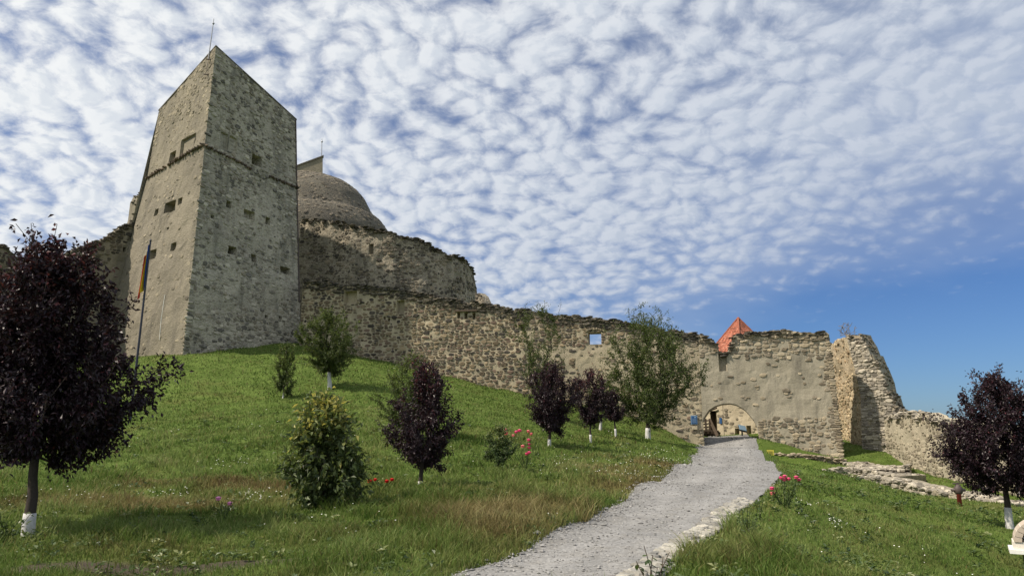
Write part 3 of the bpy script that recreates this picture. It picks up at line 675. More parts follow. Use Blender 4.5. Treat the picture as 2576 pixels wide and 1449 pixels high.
# ---- curtain wall
SC = Surf([xy(757, 800, 57.2), xy(1260, 900, 54.2), xy(1810, 960, 50.9)])
cw = root('curtain_wall', 'long brown rubble wall stepping down from the tower to the gate', 'wall', (SC.raw(SC.L / 2, 4)))
tC = profile(SC, [(757, 706), (823, 708), (880, 716), (960, 722), (1046, 734), (1143, 754), (1223, 767), (1280, 777), (1360, 785), (1432, 793), (1510, 800), (1567, 808), (1644, 827), (1700, 833), (1750, 838), (1785, 852), (1806, 868), (1810, 884)], .22, 2.)
bC = profile(SC, [(757, 880), (880, 890), (960, 918), (1100, 952), (1200, 978), (1310, 1000), (1450, 1035), (1600, 1065), (1700, 1102), (1745, 1140), (1757, 1150)])
jam = SC.uz(1759, 1100)[0]
_bc = bC; bC2 = lambda u: _bc(u)
bC2.u = bC.u
opC = [opening(SC, 1480, 836, 1512, 866, 1, True), opening(SC, 866, 733, 897, 764, .45), opening(SC, 998, 756, 1017, 790, .4), opening(SC, 1150, 785, 1157, 801, .5), opening(SC, 1168, 786, 1176, 803, .5), opening(SC, 1188, 787, 1196, 804, .5), opening(SC, 1309, 818, 1320, 832, .5), opening(SC, 975, 800, 981, 808, .3), opening(SC, 964, 796, 970, 804, .3)]
UJ = SC.uz(1766, 1000)[0]
build_wall(cw, SC, bC2, tC, 1.1, MT['mo_curtain'], opC, u1=UJ, name='wall', du=.25)
def maskC(u, z):
    n = fb1(u * .3 + 3, z * .5); f = u / SC.L
    if pip(u, z, plC): return .22
    if u > UJ - 2.6: return max(.05, .75 - .9 * max(0, n - .42) * 4)
    return .93 - max(0, n - .58) * 2.2
plC = SC.poly([(1340, 880), (1500, 868), (1690, 860), (1700, 900), (1650, 980), (1440, 960), (1380, 930)])
itC = rubble(SC, bC2, tC, maskC, (.11, .23), (.16, .50), (.02, .06), opC, u1=UJ, seed=8, gap=.8)
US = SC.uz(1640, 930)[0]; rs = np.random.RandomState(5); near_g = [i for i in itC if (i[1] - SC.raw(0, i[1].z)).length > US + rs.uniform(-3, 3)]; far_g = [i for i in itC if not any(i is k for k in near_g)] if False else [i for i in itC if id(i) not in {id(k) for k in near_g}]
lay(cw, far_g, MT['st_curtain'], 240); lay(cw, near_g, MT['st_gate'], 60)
cc = crest(SC, tC, 1.1, .05, UJ, 9)
lay(cw, cc, MT['st_dark'], 160, 'coping_stone', 'coping_rubble')
band = rubble(SC, lambda u: tC(u) - .75, tC, lambda u, z: .9, (.09, .17), (.2, .6), (.05, .13), opC, u1=UJ, seed=10, gap=.9)
lay(cw, band, MT['st_dark'], 120, 'flat_stone', 'flat_rubble')
def lintel(S, x0, x1, y, rise, parent, mat, n=9, h=.3, seed=1):
    """flat brick arch over an opening"""
    r = np.random.RandomState(seed); items = []
    for k in range(n):
        f = (k + .5) / n; u, z = S.uz(x0 + (x1 - x0) * f, y - rise * math.sin(f * math.pi)); rt, out, up = S.frame(u, z)
        R = Matrix.Rotation((f - .5) * -1.0 * (1 if out.y < 0 else -1) * -1, 3, out); items.append((r.randint(len(LIB)), S.at(u, z, .02, .05), R @ rt, out, R @ up, abs(x1 - x0) / n * .027 * .92, .08, h, r.rand()))
    lay(parent, items, mat, 40, 'arch_brick')
lintel(SC, 1474, 1520, 832, 5, cw, MT['st_gate'], 13, .26); lintel(SC, 860, 904, 729, 6, cw, MT['st_gate'], 13, .26)
for (x0, x1, y) in ((1146, 1201, 782), (1303, 1326, 815)):
    mb = MB(); a, b = SC.uz(x0, y), SC.uz(x1, y); rt, out, up = SC.frame(*a); c = (SC.at(*a) + SC.at(*b)) / 2
    mb.box(c + out * .05, ((SC.at(*b) - SC.at(*a)).length, .3, .12), Matrix((rt, -out, up)).transposed()); link('lintel', mb.mesh('lintel'), MT['wood'], cw)

# ---- gate wall
SG = Surf([xy(1764, 1000, 50.9), xy(2085, 960, 48.6), ])
SG = Surf([xy(1764, 1000, 51.12), [(-2, *xy(2126, 1160, 48.2)), (P(2085, 835, 48.8).z, *xy(2085, 835, 48.8)), (12, *xy(2085, 835, 48.8))]])
gw = root('gate_wall', 'high beige rendered gate wall pierced by the round arch', 'wall', SG.raw(SG.L / 2, .5))
tG = profile(SG, [(1764, 843), (1785, 852), (1806, 868), (1809, 886), (1827, 886), (1838, 871), (1841, 853), (1855, 839), (1903, 837), (1947, 829), (1992, 832), (2021, 837), (2080, 834), (2084, 836)], .16, 7.)
arch = SG.poly([(1764, 1072), (1770, 1050), (1784, 1030), (1799, 1021), (1814, 1016), (1836, 1014), (1850, 1017), (1861, 1022), (1874, 1031), (1885, 1043), (1895, 1055), (1903, 1070), (1907, 1088)])
jr, zj = SG.uz(1908, 1120)
gbot = SG.poly([(1930, 1160), (2020, 1178), (2122, 1185)])
bus = [a[0] for a in arch] + [jr, jr + .03] + [g[0] for g in gbot]; bzs = [a[1] for a in arch] + [arch[-1][1], .2] + [g[1] for g in gbot]
bG = gate_profile(bus, bzs)
opG = [opening(SG, 1809, 889, 1828, 934, .35), opening(SG, 1812 + 100, 1492, 1813 + 100, 1493, .1)][:1]
build_wall(gw, SG, bG, tG, 2.0, MT['mo_gate'], opG, du=.22, dz=.35, disp=.045)
plG = SG.poly([(1762, 900), (1806, 884), (1850, 905), (1900, 900), (2010, 902), (2060, 915), (2068, 930), (2080, 990), (2090, 1035), (2040, 1048), (1960, 1052), (1913, 1048), (1909, 1075), (1885, 1075), (1836, 1040), (1790, 1060), (1760, 1090)])
def maskG(u, z):
    if pip(u, z, plG): return .035
    return .88
itG = rubble(SG, bG, tG, maskG, (.12, .26), (.16, .5), (.02, .06), opG, seed=12, gap=.82, disp=.045)
for (px, py) in ((1857, 965), (1882, 1000), (1875, 1003), (1870, 962), (1990, 988), (1985, 998), (1868, 998), (1905, 972), (1978, 990), (1957, 945), (1810, 963), (1790, 970), (1812, 1002), (2020, 950), (2050, 1000), (2012, 940), (1955, 905)):
    u, z = SG.uz(px, py); rt, out, up = SG.frame(u, z); itG.append((int(rng.randint(18)), SG.at(u, z, 0, .045), rt, out, up, rng.uniform(.18, .36), .035, rng.uniform(.12, .22), rng.rand()))
lay(gw, itG, MT['st_gate'], 300)
lay(gw, crest(SG, tG, 1.3, .1, SG.L - .1, 13, (.18, .45)), MT['st_dark'], 110, 'coping_stone', 'coping_rubble')
lay(gw, rubble(SG, lambda u: tG(u) - .6, tG, lambda u, z: .85, (.09, .16), (.2, .55), (.05, .14), opG, seed=14, gap=.9), MT['st_gate'], 60, 'flat_stone', 'flat_rubble')
# voussoirs at the right of the arch and the ragged right edge
it = []
for k in range(12):
    u, z = SG.uz(1909 + k * .2, 1060 + k * 4.2); rt, out, up = SG.frame(u, z); it.append((k, SG.at(u + .12, z, 0, .045), rt, out, up, .36, .06, .09, rng.rand()))
z = -.5
while z < 7.5:
    h = rng.uniform(.12, .24); rt, out, up = SG.frame(SG.L, z); c = SG.at(SG.L - rng.uniform(-.02, .14), z, -rng.uniform(.1, 1.1), .03)
    it.append((int(rng.randint(18)), c + rt * .05, -out, rt, up, rng.uniform(.3, .8), .1, h, rng.rand())); it.append((int(rng.randint(18)), SG.at(SG.L - .12, z, .0, .045), rt, out, up, rng.uniform(.25, .5), .06, h * .9, rng.rand())); z += h
lay(gw, it, MT['st_gate'], 70)
# stepped footing right of the gateway
SF = Surf([xy(1925, 1150, 47.6), xy(2130, 1165, 47.0)])
ft = profile(SF, [(1925, 1140), (1960, 1142), (2040, 1146), (2090, 1150), (2130, 1158)], .12, 5.); fb_ = const(-1.2)
build_wall(gw, SF, fb_, ft, 1.2, MT['mo_gate'], disp=.06, name='footing')
lay(gw, rubble(SF, fb_, ft, lambda u, z: .92, (.12, .22), (.2, .5), (.03, .08), seed=15), MT['st_gate'], 80)
lay(gw, crest(SF, ft, 1.0, .05, SF.L, 16, (.2, .45), .26), MT['st_gate'], 60)

# ---- upper ring wall, dome and gabled tower behind
SU = Surf([xy(748, 700, 67.5), xy(880, 690, 65.6), xy(985, 690, 65), xy(1070, 690, 65.6), xy(1130, 690, 67), xy(1170, 690, 69), xy(1200, 720, 72.5)])
uw = root('ring_wall', 'dark grey rounded rubble wall towering behind the brown wall', 'wall', SU.raw(SU.L / 2, 9))
tU = profile(SU, [(748, 556), (765, 553), (823, 553), (864, 561), (919, 574), (979, 585), (1024, 595), (1066, 606), (1095, 623), (1130, 644), (1155, 644), (1175, 662), (1187, 674), (1195, 705), (1200, 735)], .3, 11.)
opU = [opening(SU, 929, 614, 940, 640, .4), opening(SU, 1158, 698, 1162, 712, .4)]
build_wall(uw, SU, const(8.0), tU, 1.4, MT['mo_upper'], opU, disp=.1)
def maskU(u, z):
    n = fb1(u * .35 + 8, z * .45); return .85 if n < .52 else .35
lay(uw, rubble(SU, const(10.0), tU, maskU, (.15, .3), (.18, .5), (.02, .07), opU, seed=20), MT['st_upper'], 260)
lay(uw, crest(SU, tU, 1.2, .05, SU.L - .05, 21, (.2, .5), .28), MT['st_dark'], 100, 'coping_stone', 'coping_rubble')
SB = Surf([xy(1196, 750, 62), xy(1224, 750, 61)])
bs = root('wall_stub', 'small broken rubble stump standing at the foot of the ring wall', 'wall', SB.raw(.4, 9))
tS = profile(SB, [(1197, 739), (1206, 737), (1214, 744), (1220, 756), (1223, 766)], .1, 3.)
build_wall(bs, SB, const(8.5), tS, .7, MT['mo_upper'], disp=.08); lay(bs, rubble(SB, const(8.5), tS, lambda u, z: .9, (.12, .22), (.15, .35), (.03, .08), seed=22), MT['st_upper'], 40)

dome = root('domed_bastion', 'rounded bastion of grey rubble curving up behind the tower', 'tower', P(757, 620, 78))
prof = [(757, 419), (785, 424), (810, 431), (840, 441), (864, 451), (887, 466), (906, 486), (922, 514), (935, 534), (951, 543), (967, 562), (980, 583), (990, 640)]
c0 = P(757, 500, 80); rp = []
for px, py in prof:
    p = P(px, py, 80); rp.append((max(.02, p.x - P(757, py, 80).x), p.z))
rr = np.array(rp); q = np.linspace(0, 1, 40); s = np.linspace(0, 1, len(rp)); R_ = np.interp(q, s, rr[:, 0]); Z_ = np.interp(q, s, rr[:, 1])
N = 72; V = []
for k in range(40):
    for a in range(N):
        an = a * 2 * math.pi / N; d = 1 + (vn(a * .9, k * .8) - .5) * .016
        V.append((c0.x + R_[k] * d * math.cos(an), 82 + R_[k] * d * math.sin(an) * .9, Z_[k]))
ii = np.arange(40 * N).reshape(40, N); q = np.c_[ii[:-1].ravel(), np.roll(ii, -1, 1)[:-1].ravel(), np.roll(ii, -1, 1)[1:].ravel(), ii[1:].ravel()]
link('dome', mesh_np('dome', V, q[:, ::-1], None, None, True), MT['mo_dome'], dome)
di = []; r = np.random.RandomState(33)
for k in range(900):
    f = r.uniform(.04, .98); an = r.uniform(math.radians(215), math.radians(370)); j = f * 39; Rr = np.interp(j, range(40), R_); Zz = np.interp(j, range(40), Z_)
    dR = np.interp(j + .5, range(40), R_) - np.interp(j - .5, range(40), R_); dZ = np.interp(j + .5, range(40), Z_) - np.interp(j - .5, range(40), Z_)
    up = Vector((-dR * math.cos(an), -dR * math.sin(an), -dZ)).normalized(); rt = Vector((-math.sin(an), math.cos(an), 0)); out = rt.cross(up).normalized()
    R = Matrix.Rotation(r.uniform(-.6, .6), 3, out); c = Vector((c0.x + Rr * math.cos(an), 82 + Rr * math.sin(an) * .9, Zz)); di.append((r.randint(18), c, R @ rt, out, R @ up, r.uniform(.2, .5), .03, r.uniform(.16, .36), r.rand()))
lay(dome, di, MT['st_upper'], 60)
gt = root('gabled_tower', 'slanted beige tower top with a thin rod peeping over the dome', 'tower', P(785, 640, 92))
mb = MB(); g0 = P(690, 440, 92); g1 = P(812, 394, 92); g2 = P(811, 520, 92); g3 = P(700, 520, 92); dp = Vector((-.2, .7, 0))
mb.add([g3, g2, g1, g0, g3 + dp, g2 + dp, g1 + dp, g0 + dp], [(0, 1, 2, 3), (1, 5, 6, 2), (2, 6, 7, 3), (4, 7, 6, 5), (0, 3, 7, 4)]); link('wall', mb.mesh('wall'), MT['mo_tower_l'], gt)
mb = MB(); e = Vector((0, -.12, .0)); mb.add([g0 + e, g1 + e + Vector((.15, 0, 0)), g1 + e + Vector((.15, 0, .16)), g0 + e + Vector((0, 0, .16))] + [v + dp * 1.05 for v in (g0 + e, g1 + e + Vector((.15, 0, 0)), g1 + e + Vector((.15, 0, .16)), g0 + e + Vector((0, 0, .16)))], [(0, 1, 2, 3), (1, 5, 6, 2), (2, 6, 7, 3), (4, 7, 6, 5), (0, 4, 5, 1)]); link('roof', mb.mesh('roof'), MT['cut'], gt)
mb = MB(); mb.tube([P(809, 396, 93), P(810, 350, 93)], [.07, .04], 6); mb.lathe(P(810, 357, 93), [(.03, -.2), (.14, 0), (.03, .2)], 8); link('lightning_rod', mb.mesh('lightning_rod'), MT['rod'], gt)

# ---- wall running away left of the tower
SW = Surf([xy(-160, 700, 46), xy(60, 700, 52), xy(352, 650, 58.2)])
lw = root('side_wall', 'buff rendered wall with dark crumbling top behind the dark red tree', 'wall', SW.raw(SW.L * .6, 6))
tW = profile(SW, [(-160, 560), (0, 613), (17, 621), (52, 648), (117, 656), (160, 640), (204, 624), (233, 610), (262, 601), (277, 594), (311, 568), (335, 560), (339, 546), (345, 501), (352, 490)], .25, 31.)
opW = [opening(SW, 309, 622, 316, 634, .4)]
build_wall(lw, SW, const(5.0), tW, 1.2, MT['mo_tower_l'], opW, disp=.07)
lay(lw, rubble(SW, lambda u: tW(u) - 2.2, tW, lambda u, z: .85, (.13, .26), (.18, .5), (.03, .08), opW, seed=40), MT['st_dark'], 120)
lay(lw, rubble(SW, const(7), lambda u: tW(u) - 1.2, lambda u, z: .10, (.16, .26), (.2, .5), (.005, .03), opW, seed=42), MT['st_tower_l'], 40)
lay(lw, crest(SW, tW, 1.1, .05, SW.L - .1, 41), MT['st_dark'], 80, 'coping_stone', 'coping_rubble')

# ---- leaning ruin right of the gate: sunlit inner face, broken end, long cream wall
ru = root('ruined_wall', 'tall broken rubble wall with sunlit-tinted ochre side and stepped edge', 'wall', P(2190, 1150, 50))
S1 = Surf([[(-2, *xy(2112, 1000, 56)), (P(2092, 864, 55.5).z, *xy(2088, 864, 55.5)), (12, *xy(2088, 864, 55.5))], [(-2, *xy(2172, 1100, 50.4)), (P(2165, 990, 50.4).z, *xy(2165, 990, 50.4)), (P(2128, 845, 51.2).z, *xy(2131, 845, 51.2)), (12, *xy(2131, 845, 51.2))]])
t1 = profile(S1, [(2088, 866), (2100, 858), (2117, 850), (2131, 845)], .15, 3.)
build_wall(ru, S1, const(-.6), t1, .9, MT['mo_lit'], disp=.12, du=.3, dz=.3)
lay(ru, rubble(S1, const(0), t1, lambda u, z: .75 if z < 5.6 else .35, (.12, .24), (.16, .40), (.015, .06), seed=50, disp=.12), stone_mat('sunlit_rubble', [(0.38, 0.29, 0.18), (0.44, 0.35, 0.22), (0.30, 0.22, 0.135), (0.47, 0.38, 0.25)], (0.48, 0.4, 0.28), .5), 120)  # stones of this face carry the same painted-in sun warmth
S2 = Surf([[(-2, *xy(2160, 1100, 50.3)), (P(2165, 990, 50.3).z, *xy(2165, 990, 50.3)), (P(2131, 845, 51.1).z, *xy(2129, 845, 51.1)), (12, *xy(2129, 845, 51.1))], xy(2290, 1050, 48.2)])
t2 = profile(S2, [(2129, 845), (2140, 842), (2163, 843), (2166, 862), (2180, 870), (2196, 889), (2197, 905), (2205, 910), (2215, 930), (2228, 961), (2234, 985), (2246, 1000), (2252, 1018), (2262, 1030), (2271, 1042), (2290, 1044)], .22, 6.)
build_wall(ru, S2, const(-.9), t2, 1.6, MT['mo_upper'], disp=.12, du=.2, dz=.3)
lay(ru, rubble(S2, const(-.8), t2, lambda u, z: .93, (.10, .21), (.16, .45), (.03, .09), seed=51, gap=.88, disp=.12), MT['st_low'], 260)
lay(ru, crest(S2, t2, 1.5, .05, S2.L - .05, 52, (.14, .34), .16, .06), MT['st_upper'], 120, 'coping_stone', 'coping_rubble')
S3 = Surf([xy(2228, 1100, 48.6), xy(2430, 1130, 38.0), xy(2720, 1130, 30.0)])
cr = root('cream_wall', 'pale cream rubble wall running behind the dark tree at right', 'wall', S3.raw(S3.L / 2, -.8))
t3 = profile(S3, [(2228, 1046), (2292, 1040), (2307, 1043), (2357, 1050), (2368, 1066), (2373, 1076), (2386, 1080), (2394, 1062), (2414, 1058), (2480, 1066), (2560, 1075), (2720, 1085)], .22, 8.)
b3 = lambda u: -2.2
b3.u = []
build_wall(cr, S3, b3, t3, 1.0, MT['mo_ruin'], disp=.07)
lay(cr, rubble(S3, b3, t3, lambda u, z: .9 if fb1(u * .4, z * .6) < .55 else .5, (.11, .22), (.16, .42), (.015, .04), seed=53, gap=.84, disp=.07), MT['st_ruin'], 300)
lay(cr, crest(S3, t3, .9, .05, S3.L - .05, 54, (.18, .4)), MT['st_low'], 80, 'coping_stone', 'coping_rubble')
# excavated low walls on the lawn
def low_wall(name, label, pts, top, th, seed, zb, mat='st_low'):
    S = Surf([xy(*p) for p in pts]); rt_ = root(name, label, 'wall', S.raw(S.L / 2, zb + .3)); tp = profile(S, top, .12, float(seed))
    build_wall(rt_, S, const(zb), tp, th, MT['mo_upper'], disp=.07, du=.25, dz=.2)
    lay(rt_, rubble(S, const(zb), tp, lambda u, z: .94, (.10, .2), (.16, .45), (.03, .1), seed=seed, gap=.86, disp=.07), MT[mat], 160)
    lay(rt_, crest(S, tp, th, .02, S.L - .02, seed + 1, (.12, .30), .15, .04, 1), MT[mat], 160, 'coping_stone', 'coping_rubble')
low_wall('low_wall', 'long low rubble wall stretching across the right-hand lawn', [(2108, 1210, 37.2), (2220, 1215, 36.2), (2330, 1230, 33.6), (2530, 1268, 29.2)], [(2108, 1204), (2160, 1200), (2220, 1200), (2300, 1221), (2400, 1240), (2530, 1268)], 1.3, 60, -1.9)
low_wall('low_wall', 'short dark low wall at the foot of the gate wall by white flowers', [(2028, 1190, 40.5), (2140, 1185, 40.0)], [(2028, 1190), (2060, 1187), (2100, 1180), (2140, 1176)], .7, 63, -1.2)
low_wall('rubble_bank', 'sloping bank of loose rubble between gate wall corner and cream wall', [(2120, 1165, 46.0), (2200, 1180, 43.5), (2290, 1185, 42.6)], [(2120, 1160), (2150, 1170), (2200, 1178), (2240, 1176), (2290, 1172)], 1.8, 66, -1.6)
low_wall('rubble_bank', 'broad heap of grey rubble left of the long low wall', [(2125, 1185, 43.0), (2180, 1195, 40), (2260, 1202, 38.5)], [(2125, 1175), (2180, 1183), (2260, 1198)], 2.4, 69, -1.7)

# ---- courtyard seen through the arch
ct = root('courtyard_house', 'cream house wall with wooden stair seen through the gate arch', 'building', P(1800, 1095, 58))
SI = Surf([xy(1725, 1050, 60.6), xy(1819, 1050, 58.0)])
opI = [opening(SI, 1789, 1033, 1802, 1090, .9)]
build_wall(ct, SI, const(0.6), const(4.6), .6, MT['mo_court'], opI, disp=.04, backmat=MT['wood'])
mb = MB()
for k in range(7):
    u, z = SI.uz(1797 + k * 1.2, 1083 + k * 2.2); p = SI.at(u, z, .45 + k * .17, 0); mb.box(p, (1.1, .3, .05)); mb.box(p + Vector((0, 0, -.5)), (1.0, .28, .95))
st = link('stair', mb.mesh('stair'), MT['wood'], ct)
for y in (1060, 1068, 1076):
    mb = MB(); mb.tube([P(1762, y, 57.3), P(1786, y - 3, 57.3)], .05, 4); link('rail', mb.mesh('rail'), MT['wood'], ct)
mb = MB(); mb.tube([P(1786, 1054, 57.2), P(1806, 1096, 56.6)], .09, 4); mb.tube([P(1788, 1066, 57.2), P(1804, 1100, 56.6)], .06, 4); link('handrail', mb.mesh('handrail'), MT['wood'], ct)
for px in (1786, 1764, 1776):
    mb = MB(); mb.box((P(px, 1052, 57.2) + P(px, 1104, 57.2)) / 2, (.12, .12, 1.5)); link('post', mb.mesh('post'), MT['wood'], ct)
mb = MB(); mb.box(P(1775, 1083, 57.2), (.85, .9, .12)); link('landing', mb.mesh('landing'), MT['wood'], ct)
mb = MB(); mb.tube([SI.at(*SI.uz(1783, 1034), .15, 0), SI.at(*SI.uz(1806, 1026), .15, 0)], .07, 4); link('door_lintel', mb.mesh('door_lintel'), MT['wood'], ct)
lay(ct, rubble(SI, const(.8), const(4.5), lambda u, z: .22, (.14, .26), (.2, .5), (.004, .02), opI, seed=71), MT['st_ruin'], 40)
SJ = Surf([xy(1819.5, 1050, 58.03), xy(1960, 1050, 55.2)])
cj = root('courtyard_wall', 'rough cream wall with two small niches beyond the gate arch', 'wall', SJ.raw(1.5, 1.5))
opJ = [opening(SJ, 1849, 1077, 1859, 1096, .5), opening(SJ, 1879, 1070, 1889, 1096, .5)]
build_wall(cj, SJ, const(.4), const(5.0), 1.0, MT['mo_court'], opJ, disp=.08)
lay(cj, rubble(SJ, const(.8), const(4.9), lambda u, z: .55 if u < .8 else .3, (.14, .28), (.2, .5), (.01, .04), opJ, seed=72, disp=.08), MT['st_ruin'], 80)

# red pyramid roof behind the gate
rt_ = root('red_roof_tower', 'small tower with steep red tiled pyramid roof behind the gate', 'tower', P(1857, 1090, 64))
ap = P(1857, 800, 64); he, hw = 5.0, 3.1; ang = math.radians(28); cs = []
for k in range(4):
    a = ang + k * math.pi / 2 + math.pi / 4; cs.append(Vector((ap.x + hw * 1.414 * math.cos(a), ap.y + hw * 1.414 * math.sin(a), ap.z - he)))
V, F, T, b = [], [], [], 0; r = np.random.RandomState(77); tiles = MB()
for k in range(4):
    a, b_ = cs[k], cs[(k + 1) % 4]; mid = (a + b_) / 2; slope = (ap - mid); sl = slope.length; rt = (b_ - a).normalized(); up = slope.normalized(); out = rt.cross(up).normalized()
    rows = int(sl / .2)
    for i in range(rows):
        f = (i + .5) / rows; wd = (b_ - a).length * (1 - f); n = max(1, int(wd / .18)); c = mid + slope * f
        for j in range(n):
            x = ((j + .5 + (.25 if i % 2 else -.25)) / n - .5) * wd
            if abs(x) > wd / 2: continue
            R = Matrix((rt, up, out)).transposed() @ Matrix.Rotation(math.radians(5), 3, 'X').transposed()
            tiles.box(c + rt * x + out * .02, (min(.17, wd / n * .95), .26, .025), R, r.rand())
link('roof_tiles', tiles.mesh('roof_tiles'), MT['tile'], rt_, 'stuff')
mb = MB(); mb.add(cs + [ap], [(0, 1, 4), (1, 2, 4), (2, 3, 4), (3, 0, 4), (3, 2, 1, 0)]); link('roof', mb.mesh('roof'), MT['tile'], rt_)
for k in range(4):
    mb = MB(); pts = [cs[k].lerp(ap, f) + Vector((0, 0, .03)) for f in np.linspace(0, 1, 22)]; mb.tube(pts, [.09 if i % 2 else .075 for i in range(22)], 6); link('ridge_tile', mb.mesh('ridge_tile'), MT['tile'], rt_)
mb = MB(); mb.box((ap.x, ap.y, (ap.z - he) / 2 + .3), (hw * 1.75, hw * 1.75, ap.z - he), Matrix.Rotation(ang, 3, 'Z')); link('wall', mb.mesh('wall'), MT['mo_court'], rt_)

# ---------------------------------------------------------------- trees
MT['plum'] = leaf_mat('purple_plum_leaf', (0.013, 0.0075, 0.011), (0.036, 0.015, 0.024), (0.13, 0.038, 0.046), .24, .4)
MT['green'] = leaf_mat('fruit_tree_leaf', (0.045, 0.068, 0.02), (0.115, 0.15, 0.048), (0.20, 0.235, 0.09), .38, .25)
MT['bush'] = leaf_mat('broad_bush_leaf', (0.035, 0.06, 0.018), (0.15, 0.19, 0.07), (0.45, 0.42, 0.14), .38, .35)
MT['rose_leaf'] = leaf_mat('rose_leaf', (0.035, 0.065, 0.02), (0.10, 0.145, 0.045), (0.25, 0.27, 0.12), .3, .35)
SHAPES = {'vase': ([0, .12, .35, .6, .82, 1], [.18, .45, .82, 1, .82, .12]), 'round': ([0, .15, .45, .7, .9, 1], [.35, .78, 1, .86, .5, .08]), 'column': ([0, .2, .5, .8, 1], [.55, .9, 1, .7, .1]),
          'plumA': ([0, .1, .28, .45, .7, .88, 1], [.3, .75, 1, .97, .7, .42, .08]), 'plumB': ([0, .12, .3, .45, .62, .82, 1], [.3, .7, .95, 1, .8, .42, .08]), 'cone': ([0, .08, .28, .55, .8, 1], [.5, .88, 1, .88, .55, .12]), 'spread': ([0, .2, .5, .75, .92, 1], [.3, .8, 1, .85, .45, .1])}
def leaf_mesh(C, D, N, L, W, tint, fold=.25):
    """kite leaves folded on the midrib: C base, D direction, N normal"""
    S = np.cross(D, N); n = len(C); L = L[:, None]; W = W[:, None]
    V = np.empty((n, 4, 3)); V[:, 0] = C; V[:, 1] = C + D * L * .45 + S * W * .5 + N * W * fold; V[:, 2] = C + D * L - N * L * .12; V[:, 3] = C + D * L * .45 - S * W * .5 + N * W * fold
    b = np.arange(n)[:, None] * 4
    return mesh_np('leaves', V.reshape(-1, 3), None, np.r_[b + [0, 1, 2], b + [0, 2, 3]], {'tint': np.repeat(tint, 4)})
def unit(a): return a / np.maximum(np.linalg.norm(a, axis=1, keepdims=True), 1e-9)
def make_tree(name, label, cat, base, H, hb, R, shape, tips, per, leaf, mat, r0, white=0.0, seed=1, fork=None, lean=(0, 0), shoots=6, group=None, spread=.16, bark='bark', stems=1, top_light=0.0, droop=0.25, wr=.5, clumps=15):
    r = np.random.RandomState(seed); t_ = root(name, label, cat, base, group); B = np.array(base); fork = fork or hb * 1.02
    ax = np.array([lean[0], lean[1], 0.0]); zs, rs = SHAPES[shape]
    nodes, par = [], []
    nst = max(3, int(fork / .25))
    for k in range(nst + 1):
        f = k / nst; nodes.append(B + ax * (f * fork / H) * (1.2 - .2 * f) + np.array([r.uniform(-.012, .012), r.uniform(-.012, .012), f * fork - (.12 if k == 0 else 0)])); par.append(k - 1)
    ntr = len(nodes); plen = [0] * ntr; tz = []
    T = []
    lob = r.uniform(0, 6.28, 4); holes = [(r.uniform(.15, .85), r.uniform(0, 6.28), r.uniform(.35, .8)) for _ in range(5)]
    limbs = []
    for k in range(clumps):
        t1 = ((k + r.rand()) / clumps) ** .8; a = k * 2.399 + r.uniform(-.4, .4); rad = R * np.interp(t1, zs, rs) * r.uniform(.72, 1.12); z = hb + (H - hb) * t1; limbs.append(B + ax * (z / H) + np.array([rad * math.cos(a), rad * math.sin(a), z]))
    fk = B + ax * (fork / H) + np.array([0, 0, fork])
    for k in range(tips):
        if clumps and k < tips * .68:
            e = limbs[r.randint(clumps)]; f = r.uniform(.42, 1.0); p = fk + (e - fk) * f + np.array([0, 0, -.10 * R * math.sin(f * 3.14)]) + r.normal(0, .125 * R, 3) * (.5 + .5 * f)
            T.append(p); T += [p + r.normal(0, .10 * R, 3) for _ in range(2)]; continue
        t1 = r.rand() ** .85; a = r.uniform(0, 2 * math.pi); rad = R * np.interp(t1, zs, rs) * (1 + .2 * math.sin(2 * a + lob[0] + 3 * t1) + .17 * math.sin(3 * a + lob[1] - 4 * t1) + .1 * math.sin(5 * a + 9 * t1 + lob[2])) * r.rand() ** .5
        z = hb + (H - hb) * t1; p = B + ax * (z / H) + np.array([rad * math.cos(a), rad * math.sin(a), z])
        if any(np.linalg.norm(p - (B + ax * .5 + np.array([R * q * math.cos(g), R * q * math.sin(g), hb + (H - hb) * h]))) < .26 * R for h, g, q in holes): continue
        T.append(p)
        for _ in range(2):
            T.append(p + r.normal(0, .115 * R, 3) + (p - B - ax * .5 - np.array([0, 0, z * .8])) * .06)
    for _ in range(shoots):
        a = r.uniform(0, 2 * math.pi); rad = R * r.uniform(.05, .75); T.append(B + ax + np.array([rad * math.cos(a), rad * math.sin(a), H * r.uniform(.9, 1.1) - rad * .35 * (H - hb) / H]))
    top = nodes[-1]; T.sort(key=lambda p: np.linalg.norm(p - top)); tip_i = []
    for p in T:
        N_ = np.array(nodes[ntr - 1:]); d = np.linalg.norm(N_ - p, axis=1) + .42 * np.array(plen[ntr - 1:]) + 1.6 * np.maximum(0, N_[:, 2] - p[2] + .05)
        j = int(np.argmin(d)) + ntr - 1; q = nodes[j]; L = np.linalg.norm(p - q); ns = max(1, int(L / (.32 * H / 4)) + 1); prev = j
        out = p - q; sag = np.array([out[0], out[1], 0]) * .16
        for k in range(1, ns + 1):
            f = k / ns; x = q + out * f + sag * math.sin(f * math.pi) * .6 + (r.normal(0, .018 * H / 4, 3) if k < ns else 0)
            nodes.append(x); par.append(prev); plen.append(plen[prev] + L / ns); prev = len(nodes) - 1
        tip_i.append(prev)
    cnt = np.zeros(len(nodes))
    for i in tip_i:
        while i >= 0: cnt[i] += 1; i = par[i]
    rad = r0 * np.maximum((cnt / max(1, cnt[0])), 1e-4) ** wr; rad = np.maximum(rad, .003 + .00016 * np.linalg.norm(B))
    for k in range(ntr): rad[k] = r0 * (1.25 - .25 * min(1, k / 3)) * (1 - .18 * k / ntr)
    mb = MB(); wm = MB()
    zt_ = B[2] + white
    mb.tube([nodes[k] for k in range(ntr)], [rad[k] for k in range(ntr)], 9)
